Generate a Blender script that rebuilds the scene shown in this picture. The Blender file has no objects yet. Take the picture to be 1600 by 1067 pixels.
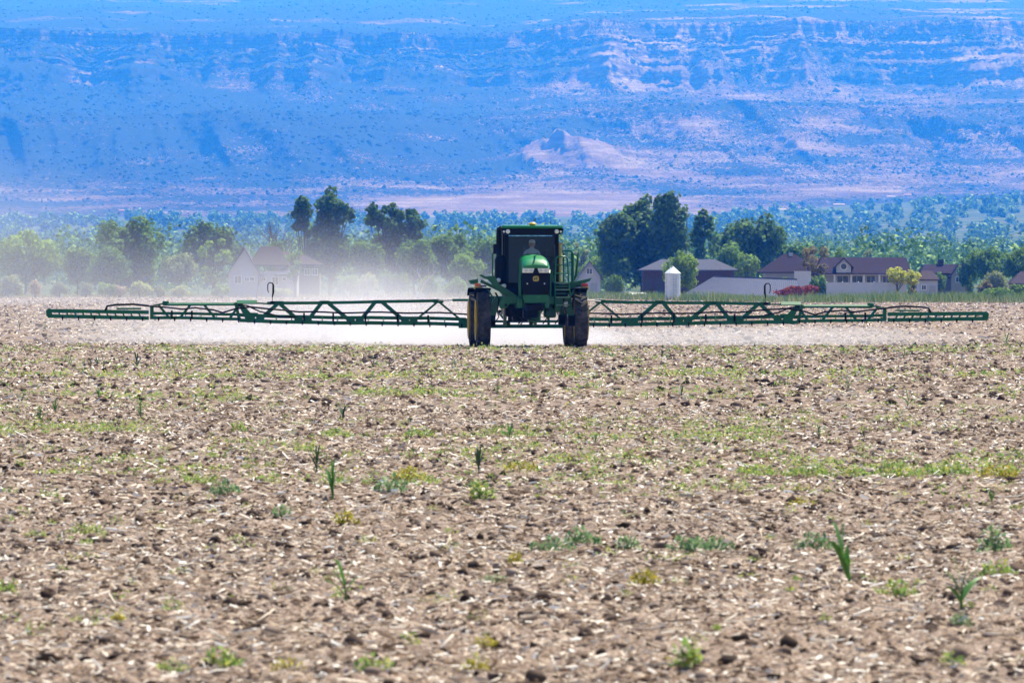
import bpy, bmesh, math, random
import numpy as np
from mathutils import Vector, Matrix

# ------------------------------------------------------------------ camera, world, sun, exposure
scene = bpy.context.scene
R = math.radians
CAM_H = 2.1
FPX = 8889.0          # 200 mm lens on 36 mm, measured in pixels of the 1600 px photograph
HOR = 440.0
cam_d = bpy.data.cameras.new('camera')
cam_d.lens = 200; cam_d.sensor_width = 36; cam_d.clip_start = 0.5; cam_d.clip_end = 40000
cam_d.dof.use_dof = True; cam_d.dof.focus_distance = 178; cam_d.dof.aperture_fstop = 9.0
cam = bpy.data.objects.new('camera', cam_d)
cam.location = (0, 0, CAM_H)
cam.rotation_euler = (R(90) - math.atan((533.5 - HOR) / FPX), 0, 0)
scene.collection.objects.link(cam); scene.camera = cam

SUN_EL, SUN_AZ = R(58), R(32)      # azimuth measured from the view direction (+Y) towards the right (+X)
world = bpy.data.worlds.new('World'); scene.world = world; world.use_nodes = True
wn = world.node_tree; bg = wn.nodes['Background']
sky = wn.nodes.new('ShaderNodeTexSky'); sky.sky_type = 'NISHITA'; sky.sun_disc = False
sky.sun_elevation = SUN_EL; sky.sun_rotation = SUN_AZ; sky.altitude = 1400; sky.dust_density = 0.6
wn.links.new(sky.outputs[0], bg.inputs[0]); bg.inputs[1].default_value = 0.075
sun_d = bpy.data.lights.new('sun', 'SUN'); sun_d.energy = 5.0; sun_d.angle = R(0.53); sun_d.color = (1, 0.965, 0.92)
sun = bpy.data.objects.new('sun', sun_d); scene.collection.objects.link(sun)
sdir = Vector((math.sin(SUN_AZ) * math.cos(SUN_EL), math.cos(SUN_AZ) * math.cos(SUN_EL), math.sin(SUN_EL)))
sun.rotation_euler = sdir.to_track_quat('Z', 'Y').to_euler(); sun.location = (0, 0, 50)
vs = scene.view_settings
vs.view_transform = 'Standard'; vs.look = 'None'; vs.gamma = 1; vs.use_curve_mapping = False; vs.exposure = 0.95
scene.render.engine = 'CYCLES'
cy = scene.cycles
cy.max_bounces = 6; cy.diffuse_bounces = 2; cy.glossy_bounces = 3; cy.transmission_bounces = 4
cy.transparent_max_bounces = 12; cy.volume_bounces = 2; cy.use_denoising = True
cy.caustics_reflective = False; cy.caustics_refractive = False
try: cy.denoiser = 'OPENIMAGEDENOISE'
except Exception: pass

rng = np.random.default_rng(11)
random.seed(5)
COL = scene.collection

# ------------------------------------------------------------------ helpers
def at(px, py, d):
    """point seen at photo pixel (px, py) at distance d"""
    return Vector(((px - 800) / FPX * d, d, CAM_H + (HOR - py) / FPX * d))
def tag(o, label=None, cat=None, group=None, kind=None):
    if label: o['label'] = label
    if cat: o['category'] = cat
    if group: o['group'] = group
    if kind: o['kind'] = kind
    return o
def empty(name, loc=(0, 0, 0), rz=0, parent=None):
    o = bpy.data.objects.new(name, None); o.location = loc; o.rotation_euler = (0, 0, rz)
    o.empty_display_size = 0.3; COL.objects.link(o); o.parent = parent
    return o
def link(name, me, mat=None, parent=None):
    o = bpy.data.objects.new(name, me)
    if mat is not None:
        if not me.materials: me.materials.append(mat)
    COL.objects.link(o); o.parent = parent
    return o
def npmesh(name, V, F, smooth=False):
    V = np.ascontiguousarray(V, dtype=np.float32); F = np.ascontiguousarray(F, dtype=np.int32)
    me = bpy.data.meshes.new(name); k = F.shape[1]
    me.vertices.add(len(V)); me.vertices.foreach_set('co', V.ravel())
    me.loops.add(F.size); me.loops.foreach_set('vertex_index', F.ravel())
    me.polygons.add(len(F)); me.polygons.foreach_set('loop_start', np.arange(0, F.size, k, dtype=np.int32))
    me.polygons.foreach_set('loop_total', np.full(len(F), k, dtype=np.int32))
    if smooth: me.polygons.foreach_set('use_smooth', np.ones(len(F), dtype=bool))
    me.update(calc_edges=True)
    return me
def attr(me, name, vals):
    a = me.attributes.new(name, 'FLOAT', 'POINT'); a.data.foreach_set('value', np.ascontiguousarray(vals, dtype=np.float32))

class MB:
    def __init__(s): s.v = []; s.f = []
    def add(s, V, F):
        n = len(s.v); s.v += [tuple(p) for p in V]; s.f += [tuple(i + n for i in f) for f in F]; return s
    def box(s, c, d, rz=0, bev=0.0):
        cx, cy_, cz = c; hx, hy, hz = d[0] / 2, d[1] / 2, d[2] / 2
        ca, sa = math.cos(rz), math.sin(rz)
        if bev <= 0:
            P = [(x, y, z) for z in (-hz, hz) for x, y in ((-hx, -hy), (hx, -hy), (hx, hy), (-hx, hy))]
            Fc = [(3, 2, 1, 0), (4, 5, 6, 7), (0, 1, 5, 4), (1, 2, 6, 5), (2, 3, 7, 6), (3, 0, 4, 7)]
        else:
            b = min(bev, hx * .9, hy * .9, hz * .9); P = []; Fc = []
            def ring(ex, ey, z): return [(-ex, -ey + 0, z), (ex, -ey, z), (ex, ey, z), (-ex, ey, z)]
            def oct_(ex, ey, z): return [(-ex + b, -ey, z), (ex - b, -ey, z), (ex, -ey + b, z), (ex, ey - b, z), (ex - b, ey, z), (-ex + b, ey, z), (-ex, ey - b, z), (-ex, -ey + b, z)]
            for ex, ey, z in ((hx - b * .6, hy - b * .6, -hz), (hx, hy, -hz + b), (hx, hy, hz - b), (hx - b * .6, hy - b * .6, hz)): P += oct_(ex, ey, z)
            for k in range(3):
                for i in range(8):
                    j = (i + 1) % 8; Fc.append((k * 8 + i, k * 8 + j, k * 8 + 8 + j, k * 8 + 8 + i))
            Fc.append(tuple(range(7, -1, -1))); Fc.append(tuple(range(24, 32)))
        s.add([(cx + x * ca - y * sa, cy_ + x * sa + y * ca, cz + z) for x, y, z in P], Fc); return s
    def bar(s, p, q, w, h=None):
        p = Vector(p); q = Vector(q); h = h or w; a = (q - p).normalized()
        u = a.cross(Vector((0, 1, 0)))
        if u.length < 1e-3: u = a.cross(Vector((1, 0, 0)))
        u.normalize(); v = a.cross(u); P = []
        for c in (p, q):
            for i, j in ((-1, -1), (1, -1), (1, 1), (-1, 1)): P.append(c + u * (i * h / 2) + v * (j * w / 2))
        s.add(P, [(3, 2, 1, 0), (4, 5, 6, 7), (0, 1, 5, 4), (1, 2, 6, 5), (2, 3, 7, 6), (3, 0, 4, 7)]); return s
    def tube(s, pts, r, n=8):
        pts = [Vector(p) for p in pts]; m = len(pts)
        rr = [r] * m if not hasattr(r, '__len__') else list(r); P = []; Fc = []
        ref = None
        for i, p in enumerate(pts):
            t = (pts[min(i + 1, m - 1)] - pts[max(i - 1, 0)]).normalized()
            if ref is None:
                ref = t.cross(Vector((0, 0, 1)))
                if ref.length < 1e-3: ref = t.cross(Vector((1, 0, 0)))
            u = (ref - t * ref.dot(t)).normalized(); ref = u; v = t.cross(u)
            for k in range(n):
                a = 2 * math.pi * k / n; P.append(p + (u * math.cos(a) + v * math.sin(a)) * rr[i])
        for i in range(m - 1):
            for k in range(n):
                l = (k + 1) % n; Fc.append((i * n + k, i * n + l, (i + 1) * n + l, (i + 1) * n + k))
        Fc.append(tuple(range(n - 1, -1, -1))); Fc.append(tuple((m - 1) * n + k for k in range(n)))
        s.add(P, Fc); return s
    def lathe(s, prof, n=32, axis='x', c=(0, 0, 0), close=False):
        P = []; Fc = []; m = len(prof)
        for k in range(n):
            a = 2 * math.pi * k / n; ca, sa = math.cos(a), math.sin(a)
            for r, t in prof:
                P.append({'x': (t, r * ca, r * sa), 'z': (r * ca, r * sa, t), 'y': (r * ca, t, r * sa)}[axis])
        P = [(p[0] + c[0], p[1] + c[1], p[2] + c[2]) for p in P]
        for k in range(n):
            l = (k + 1) % n
            for i in range(m if close else m - 1):
                j = (i + 1) % m; Fc.append((k * m + i, l * m + i, l * m + j, k * m + j))
        s.add(P, Fc); return s
    def prism(s, poly, y0, y1, axis='y'):
        n = len(poly)
        f = (lambda a, b, t: (a, t, b)) if axis == 'y' else ((lambda a, b, t: (t, a, b)) if axis == 'x' else (lambda a, b, t: (a, b, t)))
        P = [f(a, b, y0) for a, b in poly] + [f(a, b, y1) for a, b in poly]
        Fc = [tuple(range(n)), tuple(range(2 * n - 1, n - 1, -1))] + [(i, i + n, (i + 1) % n + n, (i + 1) % n) for i in range(n)]
        s.add(P, Fc); return s
    def build(s, name, mat, parent=None, smooth=False):
        me = bpy.data.meshes.new(name); me.from_pydata(s.v, [], s.f)
        bm = bmesh.new(); bm.from_mesh(me); bmesh.ops.recalc_face_normals(bm, faces=bm.faces); bm.to_mesh(me); bm.free()
        if smooth:
            me.polygons.foreach_set('use_smooth', [True] * len(me.polygons))
            try: me.set_sharp_from_angle(angle=R(40))
            except Exception: pass
        return link(name, me, mat, parent)

# ---- value noise
def _hash(ix, iy, seed):
    with np.errstate(over='ignore'):
        h = ix.astype(np.uint32) * np.uint32(374761393) + iy.astype(np.uint32) * np.uint32(668265263) + np.uint32((seed * 144269504 + 12345) & 0xffffffff)
        h = (h ^ (h >> np.uint32(13))) * np.uint32(1274126177)
        h = (h ^ (h >> np.uint32(16))) * np.uint32(2246822519)
        h = h ^ (h >> np.uint32(13))
    return h.astype(np.float64) / 4294967295.0
def vn(x, y, seed=0):
    x = np.asarray(x, dtype=np.float64) + 5000; y = np.asarray(y, dtype=np.float64) + 5000
    ix = np.floor(x).astype(np.int64); iy = np.floor(y).astype(np.int64); fx = x - ix; fy = y - iy
    fx = fx * fx * fx * (fx * (fx * 6 - 15) + 10); fy = fy * fy * fy * (fy * (fy * 6 - 15) + 10)
    a = _hash(ix, iy, seed); b = _hash(ix + 1, iy, seed); c = _hash(ix, iy + 1, seed); d = _hash(ix + 1, iy + 1, seed)
    return (a * (1 - fx) + b * fx) * (1 - fy) + (c * (1 - fx) + d * fx) * fy      # 0..1
def fbm(x, y, seed=0, o=4, g=0.5):
    t = 0; a = 1; n = 0
    for i in range(o): t = t + a * vn(x * 2 ** i, y * 2 ** i, seed + i * 17); n += a; a *= g
    return t / n
def sst(a, b, x): t = np.clip((x - a) / (b - a), 0, 1); return t * t * (3 - 2 * t)

# ------------------------------------------------------------------ materials
MATS = {}
def newmat(name):
    m = bpy.data.materials.new(name); m.use_nodes = True
    return m, m.node_tree, m.node_tree.nodes['Principled BSDF']
def ramp(nt, stops, fac):
    r = nt.nodes.new('ShaderNodeValToRGB'); e = r.color_ramp.elements
    while len(e) < len(stops): e.new(0.5)
    for i, (p, c) in enumerate(stops): e[i].position = p; e[i].color = (*c, 1)
    nt.links.new(fac, r.inputs[0]); return r.outputs[0]
def tex(nt, kind='Noise', scale=5, detail=4, vec=None, rough=0.6):
    t = nt.nodes.new('ShaderNodeTex' + kind); t.inputs['Scale'].default_value = scale
    if kind == 'Noise': t.inputs['Detail'].default_value = detail; t.inputs['Roughness'].default_value = rough
    if vec is None:
        tc = nt.nodes.new('ShaderNodeTexCoord'); vec = tc.outputs['Object']
    nt.links.new(vec, t.inputs['Vector']); return t
def bump(nt, b, h, strength=0.4, dist=0.02):
    n = nt.nodes.new('ShaderNodeBump'); n.inputs['Strength'].default_value = strength; n.inputs['Distance'].default_value = dist
    nt.links.new(h, n.inputs['Height']); nt.links.new(n.outputs[0], b.inputs['Normal'])
def plain(name, col, rough=0.6, metal=0.0, var=0.12, scale=6, spec=0.5, dirt=None, dirt_amt=0.0, bmp=0.0):
    m, nt, b = newmat(name); b.inputs['Roughness'].default_value = rough; b.inputs['Metallic'].default_value = metal
    b.inputs['Specular IOR Level'].default_value = spec
    n = tex(nt, 'Noise', scale, 6)
    c0 = tuple(max(0, x * (1 - var)) for x in col); c1 = tuple(min(1, x * (1 + var)) for x in col)
    c = ramp(nt, [(0.3, c0), (0.7, c1)], n.outputs['Fac'])
    if dirt is not None:
        n2 = tex(nt, 'Noise', scale * .45, 8, rough=0.7)
        mr = nt.nodes.new('ShaderNodeMapRange'); mr.inputs[1].default_value = 0.62 - dirt_amt * .4; mr.inputs[2].default_value = 0.85 - dirt_amt * .3
        mr.inputs[4].default_value = 0.85
        nt.links.new(n2.outputs['Fac'], mr.inputs[0])
        mx = nt.nodes.new('ShaderNodeMix'); mx.data_type = 'RGBA'
        nt.links.new(mr.outputs[0], mx.inputs[0]); nt.links.new(c, mx.inputs[6]); mx.inputs[7].default_value = (*dirt, 1); c = mx.outputs[2]
    nt.links.new(c, b.inputs['Base Color'])
    if bmp: bump(nt, b, n.outputs['Fac'], bmp, 0.01)
    MATS[name] = m; return m
def island(name, stops, rough=0.85, trans=0.0, spec=0.2):
    m, nt, b = newmat(name); g = nt.nodes.new('ShaderNodeNewGeometry')
    c = ramp(nt, stops, g.outputs['Random Per Island']); nt.links.new(c, b.inputs['Base Color'])
    b.inputs['Roughness'].default_value = rough; b.inputs['Specular IOR Level'].default_value = spec
    if trans > 0:
        t = nt.nodes.new('ShaderNodeBsdfTranslucent'); nt.links.new(c, t.inputs[0])
        mx = nt.nodes.new('ShaderNodeMixShader'); mx.inputs[0].default_value = trans
        out = nt.nodes['Material Output']
        nt.links.new(b.outputs[0], mx.inputs[1]); nt.links.new(t.outputs[0], mx.inputs[2]); nt.links.new(mx.outputs[0], out.inputs[0])
    MATS[name] = m; return m

DUST = (0.36, 0.31, 0.26)
GREEN = plain('green_paint', (0.004, 0.125, 0.042), 0.30, 0, 0.15, 4, 0.3, DUST, 0.0)
GREEN2 = plain('boom_green_paint', (0.004, 0.125, 0.052), 0.35, 0, 0.2, 3, 0.25)
YELLOW = plain('yellow_paint', (0.50, 0.33, 0.02), 0.42, 0, 0.12, 5, 0.5, DUST, 0.2)
BLACK = plain('black_plastic', (0.005, 0.005, 0.006), 0.5, 0, 0.3, 6, 0.1)
GRILLE = plain('grille_black', (0.005, 0.005, 0.006), 0.5, 0, 0.3, 10, 0.1)
RUBBER = plain('tyre_rubber', (0.036, 0.034, 0.034), 0.85, 0, 0.3, 8, 0.15, (0.17, 0.15, 0.14), 0.4)
STEEL = plain('bare_steel', (0.45, 0.45, 0.46), 0.35, 0.9, 0.1, 6)
HOSE = plain('black_hose', (0.006, 0.006, 0.007), 0.5, spec=.2)
WHITEPL = plain('white_plastic', (0.75, 0.75, 0.73), 0.5, 0, 0.06)
LAMP = plain('lamp_lens', (0.72, 0.73, 0.74), 0.12, 0.25, 0.25, 30)
ORANGE = plain('orange_lens', (0.75, 0.14, 0.03), 0.25)
RED = plain('red_lens', (0.55, 0.03, 0.02), 0.25)
SHIRT = plain('shirt', (0.55, 0.62, 0.72), 0.9)
SKIN = plain('skin', (0.45, 0.27, 0.19), 0.6)
TROUSER = plain('trousers', (0.05, 0.06, 0.09), 0.9)
SEATM = plain('seat_fabric', (0.05, 0.05, 0.05), 0.9)
INTER = plain('cab_interior', (0.03, 0.035, 0.045), 0.8)
# glass
m, nt, b = newmat('cab_glass'); nt.nodes.remove(b)
tr = nt.nodes.new('ShaderNodeBsdfTransparent'); tr.inputs[0].default_value = (0.80, 0.87, 0.90, 1)
gl = nt.nodes.new('ShaderNodeBsdfGlossy'); gl.inputs['Roughness'].default_value = 0.03
fr = nt.nodes.new('ShaderNodeFresnel'); fr.inputs[0].default_value = 1.38
mx = nt.nodes.new('ShaderNodeMixShader'); nt.links.new(fr.outputs[0], mx.inputs[0]); nt.links.new(tr.outputs[0], mx.inputs[1]); nt.links.new(gl.outputs[0], mx.inputs[2])
nt.links.new(mx.outputs[0], nt.nodes['Material Output'].inputs[0]); GLASS = m

# ------------------------------------------------------------------ the field
def ground_h(x, y):
    h = 0.060 * (fbm(x * 0.9, y * 0.9, 3, 3) - 0.5) + 0.030 * (fbm(x * 6, y * 6, 7, 3) - 0.5)
    h = h + 0.050 * (np.abs(vn(x * 15, y * 15, 9) - 0.5)) * sst(.35, .6, vn(x * 2.3, y * 2.3, 10))
    h = h + 0.12 * (vn(x * 0.16, y * 0.22, 21) - 0.5)
    return h
def field_end(x, y): return 745 - 185 * sst(-5, 30, x)      # nearer on the right where the grass strip starts

rows = [20.0]
while rows[-1] < 760:
    d = rows[-1]; rows.append(d + max(0.06, 0.075 * (d / 32) ** 1.62))
rows = np.array(rows)
ncol = 250
U = np.linspace(-1, 1, ncol)
Dg = np.repeat(rows[:, None], ncol, 1)
Xg = U[None, :] * (Dg * 0.09 * 1.2 + 3.5)
Zg = ground_h(Xg, Dg) + rng.normal(0, 1, Xg.shape) * 0.015
V = np.stack([Xg, Dg, Zg], -1).reshape(-1, 3)
ii = np.arange(len(rows) - 1)[:, None] * ncol + np.arange(ncol - 1)[None, :]
F = np.stack([ii, ii + 1, ii + ncol + 1, ii + ncol], -1).reshape(-1, 4)
m, nt, b = newmat('tilled_soil')
tc = nt.nodes.new('ShaderNodeTexCoord'); ov = tc.outputs['Object']
n1 = tex(nt, 'Noise', 9, 8, ov, 0.7); n2 = tex(nt, 'Noise', 45, 4, ov, 0.6); n3 = tex(nt, 'Noise', 0.35, 3, ov)
ad = nt.nodes.new('ShaderNodeMath'); ad.operation = 'MULTIPLY_ADD'; ad.inputs[1].default_value = 0.55
nt.links.new(n2.outputs['Fac'], ad.inputs[0])
mu = nt.nodes.new('ShaderNodeMath'); mu.operation = 'MULTIPLY'; mu.inputs[1].default_value = 0.45
nt.links.new(n1.outputs['Fac'], mu.inputs[0]); nt.links.new(mu.outputs[0], ad.inputs[2])
c = ramp(nt, [(0.37, (0.058, 0.039, 0.031)), (0.47, (0.148, 0.106, 0.085)), (0.55, (0.275, 0.210, 0.172)), (0.65, (0.53, 0.45, 0.395))], ad.outputs[0])
nt.links.new(c, b.inputs['Base Color']); b.inputs['Roughness'].default_value = 0.95; b.inputs['Specular IOR Level'].default_value = 0.1
bump(nt, b, ad.outputs[0], 0.6, 0.03)
SOIL = m
field = link('field', npmesh('field', V, F, False), SOIL)
tag(field, 'tilled brown field strewn with pale maize stubble', kind='structure')

# scattered pieces --------------------------------------------------
def ico(jit, seed):
    bm = bmesh.new(); bmesh.ops.create_icosphere(bm, subdivisions=1, radius=1)
    r = random.Random(seed)
    V = np.array([[c * (1 + r.uniform(-jit, jit)) for c in v.co] for v in bm.verts]); F = np.array([[v.index for v in f.verts] for f in bm.faces]); bm.free()
    return V, F
def octa(jit, seed):
    r = random.Random(seed)
    V = np.array([(1, 0, 0), (0, 1, 0), (-1, 0, 0), (0, -1, 0), (0, 0, 1), (0, 0, -1)], float)
    V = V * np.array([[1 + r.uniform(-jit, jit)] for _ in V]) + np.array([[r.uniform(-.25, .25) for _ in range(3)] for _ in V])
    F = np.array([(0, 1, 4), (1, 2, 4), (2, 3, 4), (3, 0, 4), (1, 0, 5), (2, 1, 5), (3, 2, 5), (0, 3, 5)])
    return V, F
def place(shapes, P, S, rz, tilt=None, ra=None):
    """instances of small shapes baked into one mesh: P (n,3), S (n,3), rz (n), tilt (n) about the piece's own x, ra about y"""
    allV = []; allF = []; off = 0; k = len(shapes); n = len(P)
    pick = rng.integers(0, k, n)
    for s in range(k):
        ix = np.where(pick == s)[0]
        if not len(ix): continue
        V, F = shapes[s]
        W = V[None] * S[ix][:, None, :]
        if tilt is not None:
            ct, st = np.cos(tilt[ix])[:, None], np.sin(tilt[ix])[:, None]
            W = np.stack([W[..., 0], W[..., 1] * ct - W[..., 2] * st, W[..., 1] * st + W[..., 2] * ct], -1)
        if ra is not None:
            ct, st = np.cos(ra[ix])[:, None], np.sin(ra[ix])[:, None]
            W = np.stack([W[..., 0] * ct + W[..., 2] * st, W[..., 1], -W[..., 0] * st + W[..., 2] * ct], -1)
        c, s_ = np.cos(rz[ix])[:, None], np.sin(rz[ix])[:, None]
        W = np.stack([W[..., 0] * c - W[..., 1] * s_, W[..., 0] * s_ + W[..., 1] * c, W[..., 2]], -1) + P[ix][:, None, :]
        m_ = len(V)
        allV.append(W.reshape(-1, 3)); allF.append((F[None] + (np.arange(len(ix)) * m_)[:, None, None] + off).reshape(-1, F.shape[1])); off += len(ix) * m_
    return np.concatenate(allV), np.concatenate(allF)
def scatter(d0, d1, dens, p=1.0):
    """random points on the field between two distances"""
    hw0 = d0 * .09 * 1.1 + 1.5; hw1 = d1 * .09 * 1.1 + 1.5
    n = int((d1 - d0) * (hw0 + hw1) * dens)
    y = rng.uniform(d0, d1, int(n * 1.0)); x = rng.uniform(-1, 1, len(y)) * hw1
    k = np.abs(x) < y * .09 * 1.1 + 1.5
    x, y = x[k], y[k]
    k = y < field_end(x, y)
    return x[k], y[k]

CLOD = island('soil_clod', [(0.0, (0.038, 0.025, 0.020)), (0.45, (0.080, 0.055, 0.044)), (0.8, (0.16, 0.115, 0.093)), (1.0, (0.28, 0.215, 0.18))], 0.95, spec=0.1)
STRAW = island('maize_residue', [(0.0, (0.17, 0.11, 0.075)), (0.3, (0.34, 0.25, 0.185)), (0.6, (0.56, 0.46, 0.375)), (0.85, (0.76, 0.69, 0.61)), (1.0, (0.90, 0.88, 0.85))], 0.9, 0.1, 0.05)
icos = [ico(.6, i) for i in range(7)]; octs = [octa(.55, i) for i in range(6)]
def clods(d0, d1, dens, shapes, mu, sg=0.42):
    x, y = scatter(d0, d1, dens)
    k = rng.random(len(x)) < 0.35 + 0.9 * fbm(x * .8, y * .5, 51, 2); x, y = x[k], y[k]
    s = mu * np.exp(rng.normal(0, sg, len(x))); s = np.clip(s, mu * .4, mu * 2.3)
    S = np.stack([s * rng.uniform(.8, 1.4, len(s)), s * rng.uniform(.8, 1.3, len(s)), s * rng.uniform(.55, 1.05, len(s))], 1)
    P = np.stack([x, y, ground_h(x, y) + S[:, 2] * .25], 1)
    return place(shapes, P, S, rng.uniform(0, 6.3, len(x)), rng.uniform(-.5, .5, len(x)))
for nm, d0, d1, dens, sh, mu in (('a', 28, 52, 26, icos, .023), ('a', 28, 52, 60, octs, .015), ('b', 52, 95, 34, octs, .025), ('c', 95, 200, 6, octs, .040), ('d', 200, 740, .45, octs, .055)):
    V, F = clods(d0, d1, dens, sh, mu)
    o = link('soil_clods', npmesh('soil_clods', V, F, False), CLOD)
    tag(o, 'crumbly brown soil clods lying on the tilled field', 'soil clods', kind='stuff')
# straw ribbons: a bent strip with a folded cross-section
def ribbon(seed):
    r = random.Random(seed); k = r.uniform(.02, .22); t = r.uniform(-.3, .3)
    V = []
    for i, a in enumerate((-.5, 0, .5)):
        z = k * (1 - (2 * a) ** 2) * .3
        w = (0.35, .5, .3)[i]
        V += [(a, -w + t * a, z), (a, t * a, z + .02), (a, w + t * a, z - .01)]
    F = [(0, 3, 4, 1), (1, 4, 5, 2), (3, 6, 7, 4), (4, 7, 8, 5)]
    return np.array(V, float), np.array(F)
def flat(seed):
    r = random.Random(seed); z = r.uniform(.0, .12)
    return np.array([(-.5, -.5, 0), (.5, -.4, 0), (.5, .5, z * .3), (-.5, .4, z * .3)], float), np.array([(0, 1, 2, 3)])
def stick(seed):
    V = []; F = []
    for a in (-.5, .5):
        for k in range(4): V.append((a, .5 * math.cos(k * 1.571), .5 * math.sin(k * 1.571)))
    F = [(k, (k + 1) % 4, (k + 1) % 4 + 4, k + 4) for k in range(4)] + [(3, 2, 1, 0), (4, 5, 6, 7)]
    return np.array(V, float), np.array(F)
ribs = [ribbon(i) for i in range(6)]; flats = [flat(i) for i in range(4)]; sticks = [stick(0)]
def straw(d0, d1, dens, shapes, L, Wd, lift, tl=.4, round_=False):
    x, y = scatter(d0, d1, dens)
    k = rng.random(len(x)) < 0.3 + 1.0 * fbm(x * .6 + 9, y * .4, 61, 2); x, y = x[k], y[k]
    l = L * np.exp(rng.normal(0, .55, len(x))); l = np.clip(l, L * .3, L * 4)
    w = Wd * rng.uniform(.5, 1.5, len(x))
    S = np.stack([l, w, w if round_ else l], 1)
    P = np.stack([x, y, ground_h(x, y) + lift * rng.uniform(.2, 1.3, len(x))], 1)
    return place(shapes, P, S, rng.uniform(0, 6.3, len(x)), rng.normal(0, tl, len(x)), rng.normal(0, .22, len(x)))
for d0, d1, dens, sh, L, W_, lift, rd in ((28, 52, 34, ribs, .062, .018, .028, False), (28, 52, 235, flats, .042, .016, .026, False), (28, 60, 16, sticks, .10, .009, .03, True), (52, 95, 14, ribs, .080, .024, .03, False), (52, 95, 105, flats, .052, .022, .032, False),
                                      (95, 200, 34, flats, .080, .035, .035, False), (60, 130, 6, sticks, .14, .012, .03, True), (200, 400, 4.5, flats, .11, .055, .045, False), (400, 740, 1.1, flats, .16, .08, .05, False)):
    V, F = straw(d0, d1, dens, sh, L, W_, lift, 0.6, rd)
    o = link('maize_residue', npmesh('maize_residue', V, F, False), STRAW)
    tag(o, 'pale broken maize stalks and husks scattered over the field', 'straw', kind='stuff')

# low green ground cover (too many tiny weeds to count)
def leaf_shape(seed):
    r = random.Random(seed); V = [(0, -.12, 0), (0, .12, 0), (.5, .3, .16), (.5, -.3, .16), (1, 0, .1)]
    return np.array(V, float), np.array([(0, 3, 2, 1)]), np.array([(3, 4, 2)])
LEAFQ = (np.array([(0, -.1, 0), (.45, -.32, .1), (1, 0, 0), (.45, .32, .1)], float), np.array([(0, 1, 2, 3)]))
WEED = island('weed_leaf', [(0.0, (0.12, 0.23, 0.06)), (0.4, (0.24, 0.38, 0.10)), (0.75, (0.38, 0.46, 0.12)), (1.0, (0.52, 0.50, 0.12))], 0.8, 0.4, 0.1)
WEEDG = island('weed_leaf_blue_green', [(0.0, (0.09, 0.19, 0.09)), (0.6, (0.20, 0.34, 0.15)), (1.0, (0.32, 0.45, 0.20))], 0.7, 0.25, 0.3)
WEEDY = island('weed_leaf_yellow', [(0.0, (0.16, 0.22, 0.04)), (0.4, (0.42, 0.38, 0.05)), (1.0, (0.62, 0.50, 0.06))], 0.7, 0.25, 0.3)
def clump_leaves(cx, cy, cz, rx, ry, h, n, ls):
    """leaf quads of one low clump (arrays)"""
    a = rng.uniform(0, 6.3, n); q = np.sqrt(rng.random(n))
    x = cx + np.cos(a) * q * rx; y = cy + np.sin(a) * q * ry
    z = cz + h * rng.random(n) * (1 - .7 * q ** 2)
    l = ls * rng.uniform(.6, 1.4, n)
    return np.stack([x, y, z], 1), np.stack([l, l * rng.uniform(.5, 1.0, n), l], 1), rng.uniform(0, 6.3, n), -rng.uniform(0.0, 1.3, n)
def weedmask(x, y):
    m_ = 0.16 * sst(.50, .72, fbm(x * .35, y * .22, 81, 3))
    m_ = m_ * (1 - .5 * sst(90, 130, y)) + 0.9 * np.exp(-((y - 125 - .15 * x) / 3) ** 2) * sst(-14, -6, x) * (vn(x * .5, y * .3, 83) ** 1.5)
    m_ = m_ + 0.4 * np.exp(-((y - 61.5 - .4 * np.sin(x)) / 1.6) ** 2) * sst(1.5, 3, x) * vn(x * .8, y * .8, 84)
    m_ = m_ + 0.55 * np.exp(-((y - 62) / 6) ** 2) * sst(.5, .75, vn(x * .9, y * .5, 85))
    m_ = m_ + 0.5 * np.exp(-((y - 78) / 4) ** 2) * sst(.5, .7, vn(x * .7, y * .4, 86))
    m_ = m_ + 0.25 * np.exp(-((y - 172) / 7) ** 2) * vn(x * .5, y * .3, 87)
    m_ = m_ + 0.25 * np.exp(-((y - 105) / 5) ** 2) * sst(.5, .7, vn(x * .5, y * .3, 88))
    return m_
PP = []; SS = []; RZ = []; TL = []
for d0, d1, dens, rad, ls, n in ((28, 60, 6, .06, .026, 20), (55, 110, 9, .10, .04, 15), (100, 182, 4, .15, .07, 11)):
    x, y = scatter(d0, d1, dens); k = rng.random(len(x)) < weedmask(x, y) * 1.9 + 0.025; x, y = x[k], y[k]
    for X, Y in zip(x, y):
        s = random.uniform(.6, 1.6)
        p, sc_, rz_, tl_ = clump_leaves(X, Y, float(ground_h(X, Y)) + .015, rad * s, rad * s, rad * .9 * s, n, ls)
        PP.append(p); SS.append(sc_); RZ.append(rz_); TL.append(tl_)
V, F = place([LEAFQ], np.concatenate(PP), np.concatenate(SS), np.concatenate(RZ), None, np.concatenate(TL))
tag(link('weed_ground_cover', npmesh('weed_ground_cover', V, F), WEED), 'sparse tiny green weeds sprouting between the stubble', 'weeds', kind='stuff')

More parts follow.
